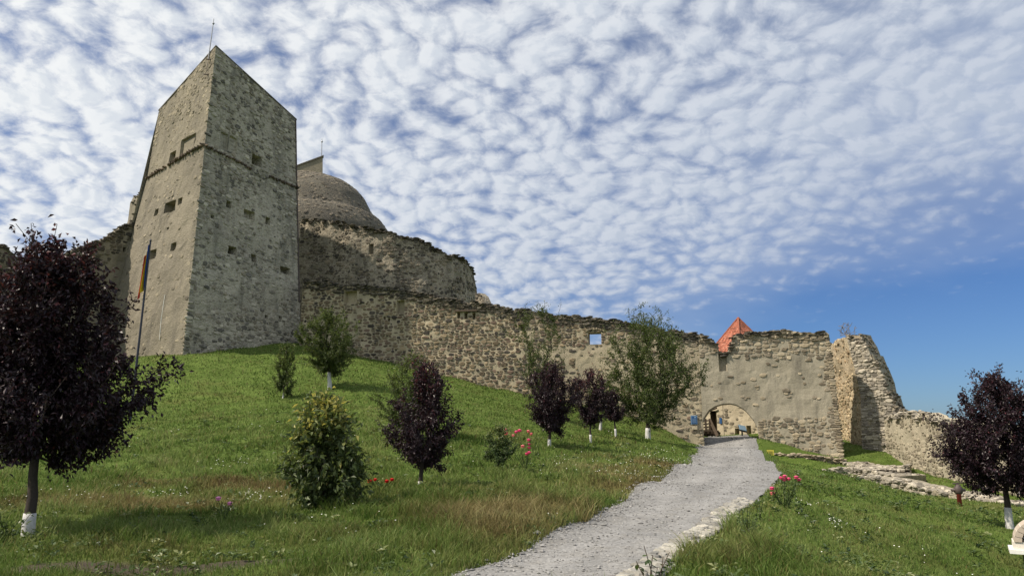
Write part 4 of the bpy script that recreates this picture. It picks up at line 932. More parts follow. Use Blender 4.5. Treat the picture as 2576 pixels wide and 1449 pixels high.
    for i in range(ntr, len(nodes)):
        a, b = nodes[par[i]], nodes[i]; n = 6 if rad[i] > .02 else (4 if rad[i] > .008 else 3); mb.tube([a, b], [min(rad[par[i]], rad[i] * 1.35), rad[i]], n, cap=False)
    link('trunk', mb.mesh('trunk', True), MT[bark], t_)
    if white:
        pts, rr_ = [], []
        for f in np.linspace(0, 1, 6):
            z = B[2] - .12 + f * (white + .12); k = np.interp(z, [n[2] for n in nodes[:ntr]], range(ntr)); i = min(int(k), ntr - 2); g = k - i
            pts.append(nodes[i] * (1 - g) + nodes[i + 1] * g); rr_.append((rad[i] * (1 - g) + rad[i + 1] * g) * 1.05 + .004)
        wm.tube(pts, rr_, 9); link('whitewash', wm.mesh('whitewash', True), MT['lime'], t_)
    # leaves: along the last segments and in a small cloud about each twig end
    ch = tip_i; C, D = [], []
    for i in ch:
        chain = [i]
        while len(chain) < 4 and par[chain[-1]] >= ntr: chain.append(par[chain[-1]])
        pts = np.array([nodes[k] for k in chain]); n = max(2, int(per * .85 * r.uniform(.5, 1.5))); f = r.rand(n) ** 1.25 * (len(pts) - 1.001) if len(pts) > 1 else np.zeros(n)
        k = f.astype(int); g = (f - k)[:, None]; c = pts[k] * (1 - g) + pts[np.minimum(k + 1, len(pts) - 1)] * g
        c = c + r.normal(0, leaf * .5 + spread * R * .15, (n, 3)) * (.35 + .65 * r.rand(n))[:, None]; C.append(c)
    C = np.concatenate(C); n = len(C); cz = C - (B + ax * .6 + np.array([0, 0, hb + (H - hb) * .45]))
    D = unit(unit(cz) * .5 + r.normal(0, .6, (n, 3)) + [0, 0, -droop]); Nn = unit(r.normal(0, .7, (n, 3)) + [0, 0, .8]); Nn = unit(Nn - D * (Nn * D).sum(1, keepdims=True))
    tint = np.clip(r.rand(n) * .75 + top_light * np.clip((C[:, 2] - B[2] - hb) / (H - hb) - .35, 0, 1) * r.rand(n) * 1.4 + (r.rand(n) < .05) * .3, 0, 1)  # leaves paler towards the crown top: sunlight put into the tint
    link('crown', leaf_mesh(C, D, Nn, leaf * r.uniform(.7, 1.3, n), leaf * r.uniform(.42, .68, n), tint), MT[mat], t_)
    return t_
def px_tree(name, label, cat, bx, by, d, topy, x0, x1, boty, shape, tips, per, leaf, mat, r0, **k):
    g = ground(bx, by, d); H = P(bx, topy, d).z - g.z; hb = P(bx, boty, d).z - g.z; R = (x1 - x0) / 2 / FPX * d * 1.02
    lean = (((x0 + x1) / 2 - bx) / FPX * d, 0)
    return make_tree(name, label, cat, g, H, max(.15, hb), R, shape, tips, per, leaf, MT and mat, r0, lean=lean, **k)
GP = 'purple-leaved plum trees on the lawns'; GG = 'green fruit trees on the castle bank'
px_tree('plum_tree', 'large dark purple plum tree at the left edge, nearest the camera', 'tree', 72, 1337, 11.5, 622, -175, 285, 1090, 'plumA', 480, 36, .086, 'plum', .072, white=.36, seed=3, fork=1.2, shoots=16, group=GP, top_light=.5)
px_tree('plum_tree', 'small upright purple plum right of the broad green bush', 'tree', 1057, 1230, 17.5, 910, 975, 1168, 1165, 'plumB', 240, 24, .07, 'plum', .045, white=.14, seed=5, fork=.68, shoots=9, group=GP, top_light=.6)
px_tree('plum_tree', 'round dense purple plum tree in front of the curtain wall', 'tree', 1382, 1124, 30, 922, 1322, 1456, 1080, 'vase', 280, 26, .085, 'plum', .055, white=.3, seed=7, shoots=12, group=GP, top_light=.35, fork=.9)
px_tree('plum_tree', 'reddish purple plum tree just right of the dense round one', 'tree', 1485, 1112, 34, 930, 1438, 1540, 1062, 'vase', 200, 24, .085, 'plum', .045, white=.36, seed=8, shoots=10, group=GP, top_light=.8, fork=1.0)
px_tree('plum_tree', 'little low purple plum left of the tall green tree', 'tree', 1550, 1097, 38, 985, 1515, 1568, 1050, 'round', 90, 20, .09, 'plum', .045, white=.4, seed=9, shoots=4, group=GP, top_light=.3, fork=.8)
px_tree('plum_tree', 'dark purple plum tree at the right edge above the barbecue', 'tree', 2540, 1327, 20, 960, 2395, 2690, 1195, 'plumA', 420, 36, .08, 'plum', .075, white=.52, seed=13, shoots=18, group=GP, top_light=.25, fork=.95)
px_tree('fruit_tree', 'green fruit tree with white trunk beside the tower foot', 'tree', 830, 977, 42, 780, 742, 886, 935, 'round', 240, 26, .105, 'green', .10, white=.95, seed=21, shoots=6, group=GG, top_light=.3, fork=1.2)
px_tree('fruit_sapling', 'thin green sapling on the lawn below the tower', 'tree', 712, 1002, 40, 868, 682, 752, 985, 'column', 90, 22, .09, 'green', .035, white=.3, seed=22, shoots=3, group=GG, top_light=.5, fork=.5)
px_tree('fruit_tree', 'slender green tree half hidden behind the upright purple plum', 'tree', 1025, 1105, 28, 893, 955, 1120, 1070, 'column', 210, 18, .085, 'green', .05, seed=23, shoots=5, group=GG, top_light=.5, fork=.5)
px_tree('fruit_tree', 'tall sparse green tree rising above the wall behind purple plums', 'tree', 1372, 1075, 43, 772, 1292, 1436, 985, 'vase', 170, 17, .10, 'green', .09, seed=24, shoots=16, group=GG, top_light=.3, fork=1.3, wr=.6)
px_tree('fruit_tree', 'largest green tree with forked whitewashed trunk left of the gate', 'tree', 1630, 1102, 40, 790, 1520, 1760, 1040, 'spread', 460, 24, .105, 'green', .12, white=.6, seed=25, shoots=16, group=GG, top_light=.25, fork=.95, wr=.55)
px_tree('fruit_sapling', 'little green tree with white trunk behind the reddish plum', 'tree', 1510, 1085, 42, 960, 1480, 1560, 1040, 'round', 90, 22, .09, 'green', .07, white=.6, seed=26, shoots=3, group=GG, fork=.8)
bu = px_tree('bush', 'broad leafy green bush with sunlit-tinted yellow-green top on the lawn', 'bush', 806, 1278, 14, 1000, 712, 905, 1262, 'cone', 270, 13, .12, 'bush', .03, seed=37, shoots=14, top_light=.95, fork=.2, spread=.4, clumps=11)
px_tree('rose_shrub', 'little rose shrub with pale green leaves left of the pink blooms', 'shrub', 1252, 1187, 21, 1072, 1212, 1305, 1165, 'round', 80, 18, .06, 'rose_leaf', .02, seed=33, shoots=5, fork=.4, top_light=.8)
make_tree('dry_shrub', 'bare dry shrub sprouting on top of the broken wall', 'shrub', P(2128, 846, 51.6), .95, .12, .75, 'vase', 34, 1, .04, 'rose_leaf', .02, seed=35, shoots=8, fork=.1, bark='dry', wr=.4)

# ---------------------------------------------------------------- roses and small plants
MT['pink'] = plain('pink_petal', (0.75, 0.12, 0.26), .6, .2, .2, 40); MT['palepink'] = plain('mauve_petal', (0.74, 0.30, 0.52), .6, .2, .2, 40)
MT['red'] = plain('red_petal', (0.5, 0.015, 0.015), .6, .2, .3, 40); MT['coral'] = plain('coral_petal', (0.78, 0.26, 0.27), .6, .2, .2, 40); MT['whiteflower'] = plain('white_petal', (0.75, 0.75, 0.68), .7, .2, .1, 40)
def flower(parent, c, R, mat, seed):
    r = random.Random(seed); mb = MB(); c = Vector(c)
    for ring, (n, rr, tilt, sc) in enumerate(((5, .16, 1.4, .95), (6, .40, 1.15, 1.0), (7, .58, .8, .95), (6, .45, -.5, .8))):
        for k in range(n):
            a = k * 2 * math.pi / n + ring * .5 + r.uniform(-.15, .15); d = Vector((math.cos(a), math.sin(a), 0)); s_ = Vector((-d.y, d.x, 0)); u = Vector((0, 0, 1))
            b0 = c + d * R * rr * .3; m1 = c + d * R * rr + u * R * .5 * math.sin(tilt) * sc; e = c + d * R * (rr + .45 * math.cos(tilt)) + u * R * (.55 * math.sin(tilt) + .25) * sc; wd = R * .48 * sc
            mb.add([b0 - s_ * wd * .4, b0 + s_ * wd * .4, m1 + s_ * wd, m1 - s_ * wd, e + s_ * wd * .6 - u * R * .08, e - s_ * wd * .6 - u * R * .08], [(0, 1, 2, 3), (3, 2, 4, 5)])
    mb.lathe(c + Vector((0, 0, R * .3)), [(R * .1, -R * .5), (R * .6, -R * .25), (R * .72, R * .1), (R * .5, R * .42), (R * .1, R * .55)], 8)
    o = link('flower', mb.mesh('flower', True), MT[mat], parent)
    return o
def rose(label, bx, by, d, blooms, stems, leaves, seed, group='rose bushes', R=.05, leaf=.05, name='rose_bush', spread=.2, hgt=.5):
    """blooms: (px, py, material); stems run from the base to each bloom and to some bare tips"""
    r = np.random.RandomState(seed); g = ground(bx, by, d); t_ = root(name, label, 'rose', g, group); ends = []
    for k, (px, py, mt) in enumerate(blooms):
        p = P(px, py, d + r.uniform(-.06, .06)); ends.append(p); flower(t_, p, R * 1.12 * r.uniform(.85, 1.15), mt, seed * 10 + k)
    for k in range(stems):
        ends.append(g + Vector((r.uniform(-spread, spread), r.uniform(-spread, spread), hgt * r.uniform(.5, 1.05))))
    C = []; 
    for e in ends:
        mb = MB(); mid = g.lerp(e, .5) + Vector(((e.x - g.x) * .15 + r.uniform(-.02, .02), r.uniform(-.02, .02), .04)); pts = [g + Vector((r.uniform(-.03, .03), r.uniform(-.03, .03), -.05)), mid, e]; mb.tube(pts, [.008, .006, .004], 4); link('stem', mb.mesh('stem'), MT['stem'], t_)
        n = max(2, leaves // len(ends)); f = r.uniform(.2, .97, n)
        for q in f:
            c = pts[0].lerp(mid, q * 2) if q < .5 else mid.lerp(e, q * 2 - 1); C.append(np.array(c) + r.normal(0, leaf * .7, 3))
    C = np.array(C); n = len(C); D = unit(r.normal(0, .8, (n, 3)) + [0, 0, -.1]); Nn = unit(r.normal(0, .5, (n, 3)) + [0, 0, 1]); Nn = unit(Nn - D * (Nn * D).sum(1, keepdims=True))
    link('foliage', leaf_mesh(C, D, Nn, leaf * r.uniform(.7, 1.25, n), leaf * r.uniform(.5, .7, n), np.clip(r.rand(n) + .1 * (r.rand(n) < .2), 0, 1)), MT['rose_leaf'], t_); return t_
rose('lone rose with two mauve blooms left of the bush', 566, 1312, 12.6, [(549, 1256, 'palepink'), (578, 1268, 'palepink')], 4, 40, 1, R=.05, leaf=.04, hgt=.36, spread=.2)
rose('small rose with bright red blooms right of the bush', 958, 1256, 15.8, [(944, 1208, 'red'), (973, 1212, 'red'), (986, 1208, 'red'), (930, 1212, 'red')], 2, 40, 2, R=.055, leaf=.045, hgt=.3)
rose('arching rose with pink blooms beside the pale little shrub', 1322, 1152, 22, [(1272, 1083, 'coral'), (1299, 1088, 'pink'), (1307, 1085, 'pink'), (1329, 1086, 'coral'), (1336, 1093, 'coral'), (1330, 1108, 'pink'), (1331, 1119, 'pink'), (1331, 1128, 'pink'), (1331, 1140, 'pink'), (1325, 1143, 'pink'), (1315, 1124, 'coral'), (1291, 1097, 'coral'), (1273, 1092, 'coral')], 3, 60, 3, R=.065, leaf=.05, hgt=.7, spread=.3)
rose('dark leafy rose with bright pink blooms on the path edge', 1976, 1274, 14.8, [(1974, 1200, 'pink'), (1973, 1208, 'pink'), (1984, 1206, 'pink'), (1964, 1203, 'pink'), (2003, 1202, 'pink'), (2010, 1208, 'pink'), (1944, 1243, 'coral'), (1942, 1230, 'pink')], 8, 300, 4, R=.05, leaf=.05, hgt=.5, spread=.26)
rose('small leafy rose without blooms by the stone gutter', 1882, 1345, 11.9, [], 10, 170, 5, leaf=.05, hgt=.52, spread=.2)
rose('tiny rose sprig poking up beyond the stone gutter', 1910, 1292, 13.6, [], 4, 40, 6, leaf=.045, hgt=.38, spread=.1)
rose('thin bare rose sprig right of the dense purple plum', 1348, 1140, 26, [(1285, 1072, 'whiteflower')][:0], 4, 30, 7, leaf=.05, hgt=.75, spread=.3)
rose('dark leafy rose at the left edge by the whitewashed trunk', 12, 1350, 11, [], 9, 140, 8, leaf=.07, hgt=.42, spread=.25)
# foreground twigs with big leaves at the bottom of the frame
def big_leaf(parent, c, d, nrm, L):
    c, d, nrm = Vector(c), Vector(d).normalized(), Vector(nrm); nrm = (nrm - d * nrm.dot(d)).normalized(); s_ = d.cross(nrm); V = [c]; F = []
    for f, wd in ((.25, .26), (.5, .32), (.78, .2)):
        V += [c + d * L * f + s_ * L * wd + nrm * L * .06, c + d * L * f - nrm * L * f * f * .1, c + d * L * f - s_ * L * wd + nrm * L * .06]
    V.append(c + d * L - nrm * L * .14)
    F = [(0, 1, 2), (0, 2, 3), (1, 4, 5, 2), (2, 5, 6, 3), (4, 7, 8, 5), (5, 8, 9, 6), (7, 10, 8), (8, 10, 9)]
    me = bpy.data.meshes.new('leaf'); me.from_pydata([tuple(v) for v in V], [], F); at = me.attributes.new('tint', 'FLOAT', 'POINT'); at.data.foreach_set('value', [random.random() * .7] * len(V)); me.update()
    return link('leaf', me, MT['rose_leaf'], parent)
random.seed(4)
g = ground(1650, 1470, 8.3); fg = root('rose_bush', 'foreground rose twigs with big single leaves at the bottom edge', 'rose', g, 'rose bushes'); r = random.Random(9)
for (px, py) in ((1620, 1372), (1706 - 64, 1395), (1684, 1388), (1668, 1400), (1600, 1410), (1655, 1425)):
    e = P(px, py, 8.25 + r.uniform(-.1, .1)); b0 = g + Vector((r.uniform(-.08, .08), r.uniform(-.06, .06), -.05)); mb = MB(); mid = b0.lerp(e, .5) + Vector((r.uniform(-.02, .02), 0, 0)); mb.tube([b0, mid, e], [.007, .006, .004], 5); link('stem', mb.mesh('stem'), MT['wood'], fg)
    for k in range(6):
        f = r.uniform(.3, 1); c = b0.lerp(mid, f * 2) if f < .5 else mid.lerp(e, f * 2 - 1); a = r.uniform(0, 6.28); big_leaf(fg, c, (math.cos(a), math.sin(a) * .6, r.uniform(-.9, .1)), (math.cos(a) * .5, math.sin(a) * .5 - .4, .8), r.uniform(.05, .085))

# ---------------------------------------------------------------- flagpole
fp = root('flagpole', 'tall thin flagpole with limp blue yellow red flag beside tower', 'flagpole', ground(327, 1060, 33))
b0 = fp.location.copy(); e = P(360, 608, 33); e.x = b0.x + (e.x - b0.x) * .55 + .25
mb = MB(); mb.tube([b0, e], [.06, .04], 8); mb.lathe(e, [(.02, 0), (.06, .05), (.02, .12)], 8); MT['pole'] = plain('dark_blue_pole', (0.03, 0.032, 0.05), .5, .4); link('pole', mb.mesh('pole'), MT['pole'], fp)
fl = link('flag', MB().mesh('flag'), MT['pole'], fp)
dn = (b0 - e).normalized(); x0 = Vector((-1, 0, 0)); y0 = Vector((0, -1, 0))
for k, (nm, col) in enumerate((('blue_stripe', (0.015, 0.05, 0.22)), ('yellow_stripe', (0.65, 0.42, 0.03)), ('red_stripe', (0.5, 0.04, 0.03)))):
    V, F = [], []
    for i in range(19):
        s_ = i / 18 * 2.15
        for j in range(5):
            f = (k + j / 4) / 3; hang = f * .55 + .05 + f * s_ * .02; wv_ = .05 * math.sin(f * 9 + s_ * 1.2)
            p = e + dn * (.12 + s_ * .92 + f * .62) + x0 * (hang * (.28 + .16 * s_ / 2)) + y0 * (wv_ + .07 * math.sin(f * 14)); V.append(tuple(p))
    F = [(i * 5 + j, i * 5 + j + 1, (i + 1) * 5 + j + 1, (i + 1) * 5 + j) for i in range(18) for j in range(4)]
    me = bpy.data.meshes.new(nm); me.from_pydata(V, [], F); me.polygons.foreach_set('use_smooth', [True] * len(F)); me.update(); link(nm, me, plain(nm, col, .8, .2, .15, 6), fl)

# ---------------------------------------------------------------- signs, hydrant, barbecue
def sheet_box(parent, name, c, size, mat, rot=None):
    mb = MB(); mb.box(c, size, rot); return link(name, mb.mesh(name), mat, parent)
MT['yellow'] = plain('yellow_sign', (0.72, 0.62, 0.10), .6, .3, .05); MT['ink'] = plain('dark_ink', (0.22, 0.19, 0.06), .7, .2); MT['blue'] = plain('blue_panel', (0.03, 0.085, 0.21), .45, .4, .1, 5); MT['paleblue'] = plain('pale_panel_frame', (0.20, 0.31, 0.42), .5, .3)
g = ground(1938, 1166, 42.5); ys_ = root('notice_sign', 'small yellow notice on a thin stake beside the gateway', 'sign', g)
mb = MB(); mb.tube([g - Vector((0, 0, .1)), P(1938, 1136, 42.5)], .02, 6); link('stake', mb.mesh('stake'), MT['iron'], ys_)
pnl = sheet_box(ys_, 'panel', P(1938, 1138, 42.47), (.40, .02, .29), MT['yellow'])
for k in range(3): sheet_box(pnl, 'text_line', P(1938, 1135.2 + k * 2.8, 42.45), (.26 - .05 * (k % 2), .01, .018), MT['ink'])
u, z = SC.uz(1746, 1056); c = SC.at(u, z, .10, 0); rt, out, up = SC.frame(u, z); Rm = Matrix((rt, -out, up)).transposed()
bsn = root('information_board', 'blue information board fixed to the wall left of the arch', 'sign', c)
fr = sheet_box(bsn, 'frame', c, (.44, .05, .60), MT['paleblue'], Rm); sheet_box(bsn, 'panel', c + out * .035, (.36, .02, .52), MT['blue'], Rm)
sheet_box(bsn, 'picture', c + out * .05 + up * .17 + rt * .07, (.1, .01, .09), MT['paleblue'], Rm)
for k in range(4): sheet_box(bsn, 'text_line', c + out * .05 + up * (.04 - k * .07), (.26, .008, .02), MT['paleblue'], Rm)
c2 = SC.at(u, z - .52, .09, 0); sheet_box(bsn, 'plate', c2, (.38, .03, .24), MT['mo_court'], Rm)
u, z = SI.uz(1814, 1058); c = SI.at(u, z, .06, 0); rt, out, up = SI.frame(u, z); Rm = Matrix((rt, -out, up)).transposed()
pb = root('wall_plaque', 'small blue plaque on the sunlit house beyond the arch', 'sign', c); sheet_box(pb, 'panel', c, (.22, .04, .46), MT['blue'], Rm)
g = ground(1867, 1104, 55.5); g.z = max(g.z, P(1867, 1101, 55.5).z); lec = root('information_lectern', 'slanted pale information panel on a post beyond the arch', 'sign', g)
mb = MB(); mb.box((g + P(1867, 1083, 55.5)) / 2, (.09, .09, .6)); link('post', mb.mesh('post'), MT['black'], lec)
sheet_box(lec, 'panel', P(1868, 1076, 55.45), (.55, .05, .45), MT['paleblue'], Matrix.Rotation(math.radians(-38), 3, 'X') @ Matrix.Rotation(.35, 3, 'Z')); sheet_box(lec, 'rim', P(1868, 1078.5, 55.5), (.62, .06, .5), MT['black'], Matrix.Rotation(math.radians(-38), 3, 'X') @ Matrix.Rotation(.35, 3, 'Z'))
MT['hred'] = plain('hydrant_red', (0.30, 0.045, 0.04), .55, .4, .2)
g = ground(2415, 1272, 27); hy = root('hydrant', 'dark red standpipe with rusty head on the right-hand lawn', 'hydrant', g)
mb = MB(); mb.lathe(g, [(.075, -.1), (.075, .42), (.09, .43), (.09, .47)], 12); link('pipe', mb.mesh('pipe', True), MT['hred'], hy)
mb = MB(); mb.lathe(g, [(.10, .45), (.14, .5), (.14, .66), (.09, .72), (.06, .78)], 12); mb.tube([g + Vector((-.24, 0, .58)), g + Vector((.24, 0, .58))], .05, 8); hd = link('head', mb.mesh('head', True), MT['iron'], hy)
mb = MB(); mb.tube([g + Vector((-.17, 0, .80)), g + Vector((.17, 0, .83))], .025, 6); mb.tube([g + Vector((0, 0, .74)), g + Vector((0, 0, .84))], .02, 6); link('handle', mb.mesh('handle'), MT['iron'], hd)
# barbecue: round-arched brick hood with chimney on a white slab and dark stand
MT['brickpale'] = plain('pale_firebrick', (0.44, 0.37, 0.30), .85, .2, .18, 10); MT['joint'] = plain('cream_joint', (0.66, 0.61, 0.54), .85, .2, .1, 12); MT['soot'] = plain('soot', (0.02, 0.018, 0.017), .95, .1)
D = 12.6; sc = D / FPX; slab = P(2650, 1393, D); gz_ = hz1(slab.x, slab.y); bq = root('barbecue', 'cream arched garden barbecue on a dark stand, cut off at right edge', 'barbecue', (slab.x, slab.y + .2, gz_))
def bp(px, py, dy=0.0): p = P(px + 40, py, D); p.y += dy; return p
mb = MB(); c = bp(2612, 1392.5, .26); mb.box(c, (149 * sc, .62, .065)); link('slab', mb.mesh('slab'), MT['white'], bq)
mb = MB(); zb = bp(2612, 1382).z
for f in (bp(2612, 1380, .26),): mb.box(f, (134 * sc, .52, 22 * sc))
link('hearth', mb.mesh('hearth'), MT['joint'], bq)
cxp, n = 2612, 13; ri, ro, ay = 50 * sc, 66 * sc, bp(2612, 1368).z; ctr_ = Vector((bp(cxp, 1368).x, bp(cxp, 1368).y, ay))
for k in range(n):
    a0, a1 = math.pi * (k + .06) / n, math.pi * (k + .94) / n; V = []
    for y in (-.02, .50):
        for rr_ in (ri, ro):
            for a in (a0, a1): V.append(ctr_ + Vector((rr_ * math.cos(a), y, rr_ * .86 * math.sin(a))))
    mb = MB(); mb.add(V, [(0, 1, 3, 2), (4, 6, 7, 5), (2, 3, 7, 6), (0, 4, 5, 1), (0, 2, 6, 4), (1, 5, 7, 3)]); link('arch_brick', mb.mesh('arch_brick'), MT['brickpale'], bq)
V, F = [], []; K = 26
for y in (0.0, .49):
    for k in range(K + 1):
        a = math.pi * k / K
        for rr_ in (ri + .004, ro - .004): V.append(ctr_ + Vector((rr_ * math.cos(a), y, rr_ * .86 * math.sin(a))))
h_ = (K + 1) * 2
for k in range(K):
    F += [(2 * k, 2 * k + 1, 2 * k + 3, 2 * k + 2), (2 * k + 1, h_ + 2 * k + 1, h_ + 2 * k + 3, 2 * k + 3), (2 * k, 2 * k + 2, h_ + 2 * k + 2, h_ + 2 * k)]
mb = MB(); mb.add(V, F); link('hood', mb.mesh('hood', False), MT['joint'], bq)
mb = MB(); V = [ctr_ + Vector((ro * .98 * math.cos(math.pi * k / K), .5, ro * .84 * math.sin(math.pi * k / K))) for k in range(K + 1)]; mb.add(V, [tuple(range(K + 1))]); link('back_plate', mb.mesh('back_plate'), MT['soot'], bq)
mb = MB(); ic = bp(2612, 1371, .22); mb.box(ic, (98 * sc, .40, .012)); link('fire_bed', mb.mesh('fire_bed'), MT['soot'], bq)
mb = MB()
for k in range(12): mb.tube([bp(2567 + k * 8, 1356, -.01), bp(2567 + k * 8, 1356, .4)], .005, 4)
mb.tube([bp(2562, 1356, .0), bp(2662, 1356, .0)], .007, 4); link('grill', mb.mesh('grill'), MT['rod'], bq)
mb = MB(); mb.box(bp(2612, 1312, .30), (72 * sc, .30, 34 * sc), None, 0, .86); mb.box(bp(2612, 1296, .30), (60 * sc, .26, 12 * sc)); link('chimney', mb.mesh('chimney'), MT['joint'], bq)
mb = MB(); zt_ = bp(2612, 1397).z; c = bp(2618, 1392, .26); mb.box((c.x, c.y, (zt_ - .03 + gz_ - .1) / 2), (104 * sc, .40, zt_ - .03 - gz_ + .1)); link('stand', mb.mesh('stand'), MT['black'], bq)

bq.rotation_euler = (0, 0, math.radians(-31))

# ---------------------------------------------------------------- stone gutter and gravel
gr = tag(bpy.data.objects.new('gutter', None), 'strip of flat pale stones along the right side of the path', None, None, 'structure'); COL.objects.link(gr)
r = np.random.RandomState(91); gi, go = resample(GUT_IN, 240), resample(GUT_OUT, 240); gi = gi * .9 + go * .1; items = []
for i in range(0, 240):
    seg = math.dist(gi[i][:2], gi[max(0, i - 1)][:2]); wv_ = math.dist(gi[i][:2], go[i][:2]); f = r.uniform(0, .12)
    if r.rand() < .18: continue
    while f < 1:
        wd = r.uniform(.13, .34) / max(wv_, .2); c = gi[i] * (1 - f - wd / 2) + go[i] * (f + wd / 2); f += wd
        if f > 1.12: break
        x, y = c[0] + r.uniform(-.03, .03), c[1] + r.uniform(-.03, .03); a = r.uniform(-.5, .5); ac = math.atan2(*(go[i] - gi[i])[:2][::-1]) + a
        rt = Vector((math.cos(ac), math.sin(ac), r.uniform(-.08, .08))).normalized(); up_ = Vector((-math.sin(ac), math.cos(ac), 0)); out = rt.cross(up_).normalized()
        items.append((r.randint(18), Vector((x, y, path_z(x, y) + .012)), rt, out, out.cross(rt), wd * wv_ * .98, r.uniform(.015, .045), r.uniform(.08, .2), r.rand()))
lay(gr, items, MT['pave'], 300, 'stone', 'small_stones')
# gravel: small angular stones, denser at the path's left margin and up towards the gate
def pebbles(n, X, Y, S, seed):
    r = np.random.RandomState(seed); ico = np.array([(1, 0, 0), (-1, 0, 0), (0, 1, 0), (0, -1, 0), (0, 0, 1), (0, 0, -1)], float); F = np.array([(0, 2, 4), (2, 1, 4), (1, 3, 4), (3, 0, 4), (2, 0, 5), (1, 2, 5), (3, 1, 5), (0, 3, 5)])
    an = r.rand(n) * 6.283; V = ico[None] * (S[:, None, None] * r.uniform(.55, 1.25, (n, 6, 1))) * np.array([1, .8, .55]); c, s_ = np.cos(an)[:, None], np.sin(an)[:, None]
    x = V[..., 0] * c - V[..., 1] * s_; y = V[..., 0] * s_ + V[..., 1] * c; Z = hbase(X, Y) + .004 + (fbm(X * 1.3, Y * 1.3, 3) - .5) * .035
    W = np.stack([x + X[:, None], y + Y[:, None], V[..., 2] + Z[:, None] + S[:, None] * .25], 2)
    return W.reshape(-1, 3), (F[None] + (np.arange(n) * 6)[:, None, None]).reshape(-1, 3), np.repeat(r.rand(n), 6)
n = 16000; f = r.rand(n); i = (f ** 1.2 * (NP - 1)).astype(int); k = r.rand(n); k = np.where(r.rand(n) < .25, k ** 4 * .12, k); pp = pL[i] * (1 - k[:, None]) + pR[i] * k[:, None]; X, Y = pp[:, 0] + r.normal(0, .12, n), pp[:, 1] + r.normal(0, .1, n)
S = np.clip(r.lognormal(-4.75, .5, n), .004, .05) * (1 + .025 * Y) * np.where(k < .1, 1.35, 1); Vp, Fp, Tp = pebbles(n, X, Y, S, 92)
tag(link('gravel', mesh_np('gravel', Vp, None, Fp, {'tint': Tp}), MT['gravel']), 'loose grey gravel strewn over the path', 'gravel', None, 'stuff')

# ---------------------------------------------------------------- grass and wild flowers
m, t = newmat('grass_blade'); ti = t.n('ShaderNodeAttribute', dict(attribute_name='tint')).outputs['Fac']; dr = t.n('ShaderNodeAttribute', dict(attribute_name='dry')).outputs['Fac']
c = t.ramp(ti, [(0, (0.060, 0.112, 0.018)), (.5, (0.122, 0.188, 0.038)), (1, (0.215, 0.265, 0.085))]); dc = t.ramp(ti, [(0, (0.11, 0.078, 0.035)), (.6, (0.20, 0.155, 0.065)), (1, (0.28, 0.23, 0.11))])
c = t.mix(dr, c, dc); b = t.n('ShaderNodeBsdfPrincipled', None, Base_Color=c, Roughness=.6); b.inputs['Specular IOR Level'].default_value = .15
tr = t.n('ShaderNodeBsdfTranslucent', None, Color=c); mx = t.n('ShaderNodeMixShader', None, i0=.4, i1=b.outputs[0], i2=tr.outputs[0]); t.l.new(mx.outputs[0], t.n('ShaderNodeOutputMaterial').inputs[0]); MT['grass'] = m
r = np.random.RandomState(101)
def foot(x, y):
    """keep blades out of the masonry"""
    bad = np.zeros(x.shape, bool)
    tw = [tuple(SL.edge(0, 6.5)), tuple(SL.edge(1, 6.7)), tuple(SR.edge(1, 7)), (back.x, back.y)]
    bad |= inpoly(x, y, tw)
    for S, th in ((SC, 1.1), (SG, 1.3), (SW, 1.2), (S2, 1.6), (S3, 1.0), (SF, 1.2)):
        pts = [S.raw(u, 1.0) for u in np.linspace(0, S.L, 6)]; fr_ = [S.frame(u, 1.0)[1] for u in np.linspace(0, S.L, 6)]
        bad |= inpoly(x, y, [(p.x, p.y) for p in pts] + [(p.x - o.x * th, p.y - o.y * th) for p, o in zip(pts[::-1], fr_[::-1])])
    return bad
def scatter(n, d0, d1, az=39):
    d = np.exp(r.uniform(math.log(d0), math.log(d1), n)); a = np.radians(r.uniform(-az, az, n)); return d * np.tan(a), d
X, Y = scatter(430000, 7.0, 60); cl = fbm(X * 3.1, Y * 3.1, 3); keep = r.rand(len(X)) < .35 + 1.1 * cl
X, Y = X[keep], Y[keep]; pd = np.empty(len(X))
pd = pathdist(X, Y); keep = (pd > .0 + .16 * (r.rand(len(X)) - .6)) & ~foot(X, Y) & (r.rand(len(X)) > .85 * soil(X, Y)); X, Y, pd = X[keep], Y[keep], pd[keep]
Z = hz(X, Y); dry = dryness(X, Y); n = len(X); clump = fbm(X * 1.1 + 50, Y * 1.1, 3)
tall = np.clip((blobs(X, Y) * .6 * (X < 2) + np.clip((clump - .52) * 5, 0, 1) * (X < 4) * (Y < 30) * .8), 0, 1.3)
Hh = (.04 + .05 * clump + .15 * tall + .10 * np.clip((fbm(X * 2.6 + 7, Y * 2.6, 3) - .56) * 6, 0, 1) * (r.rand(n) < .6)) * r.uniform(.45, 1.4, n) * np.where(X > 2.5 + .12 * Y, .62, 1) * (1 + .004 * Y); Wd = np.maximum(.0045, .00055 * Y) * r.uniform(.7, 1.4, n)
an = r.rand(n) * 6.283; ln = r.uniform(.25, 1.15, n) * Hh; dx, dy = np.cos(an), np.sin(an); la = r.rand(n) * 6.283; lx, ly = np.cos(la) * ln, np.sin(la) * ln
dd = np.clip(dry + (r.rand(n) - .5) * .55, 0, 1); dd = np.where(r.rand(n) < .06, .8, dd); tt = np.clip(r.normal(.5, .26, n) + (fbm(X * .6 + 80, Y * .6, 3) - .5) * 1.1 + (fbm(X * 2.2 + 20, Y * 2.2, 2) - .5) * .6, 0, 1)
V = np.empty((n, 5, 3)); V[:, 0] = np.c_[X - dx * Wd, Y - dy * Wd, Z - .02]; V[:, 1] = np.c_[X + dx * Wd, Y + dy * Wd, Z - .02]
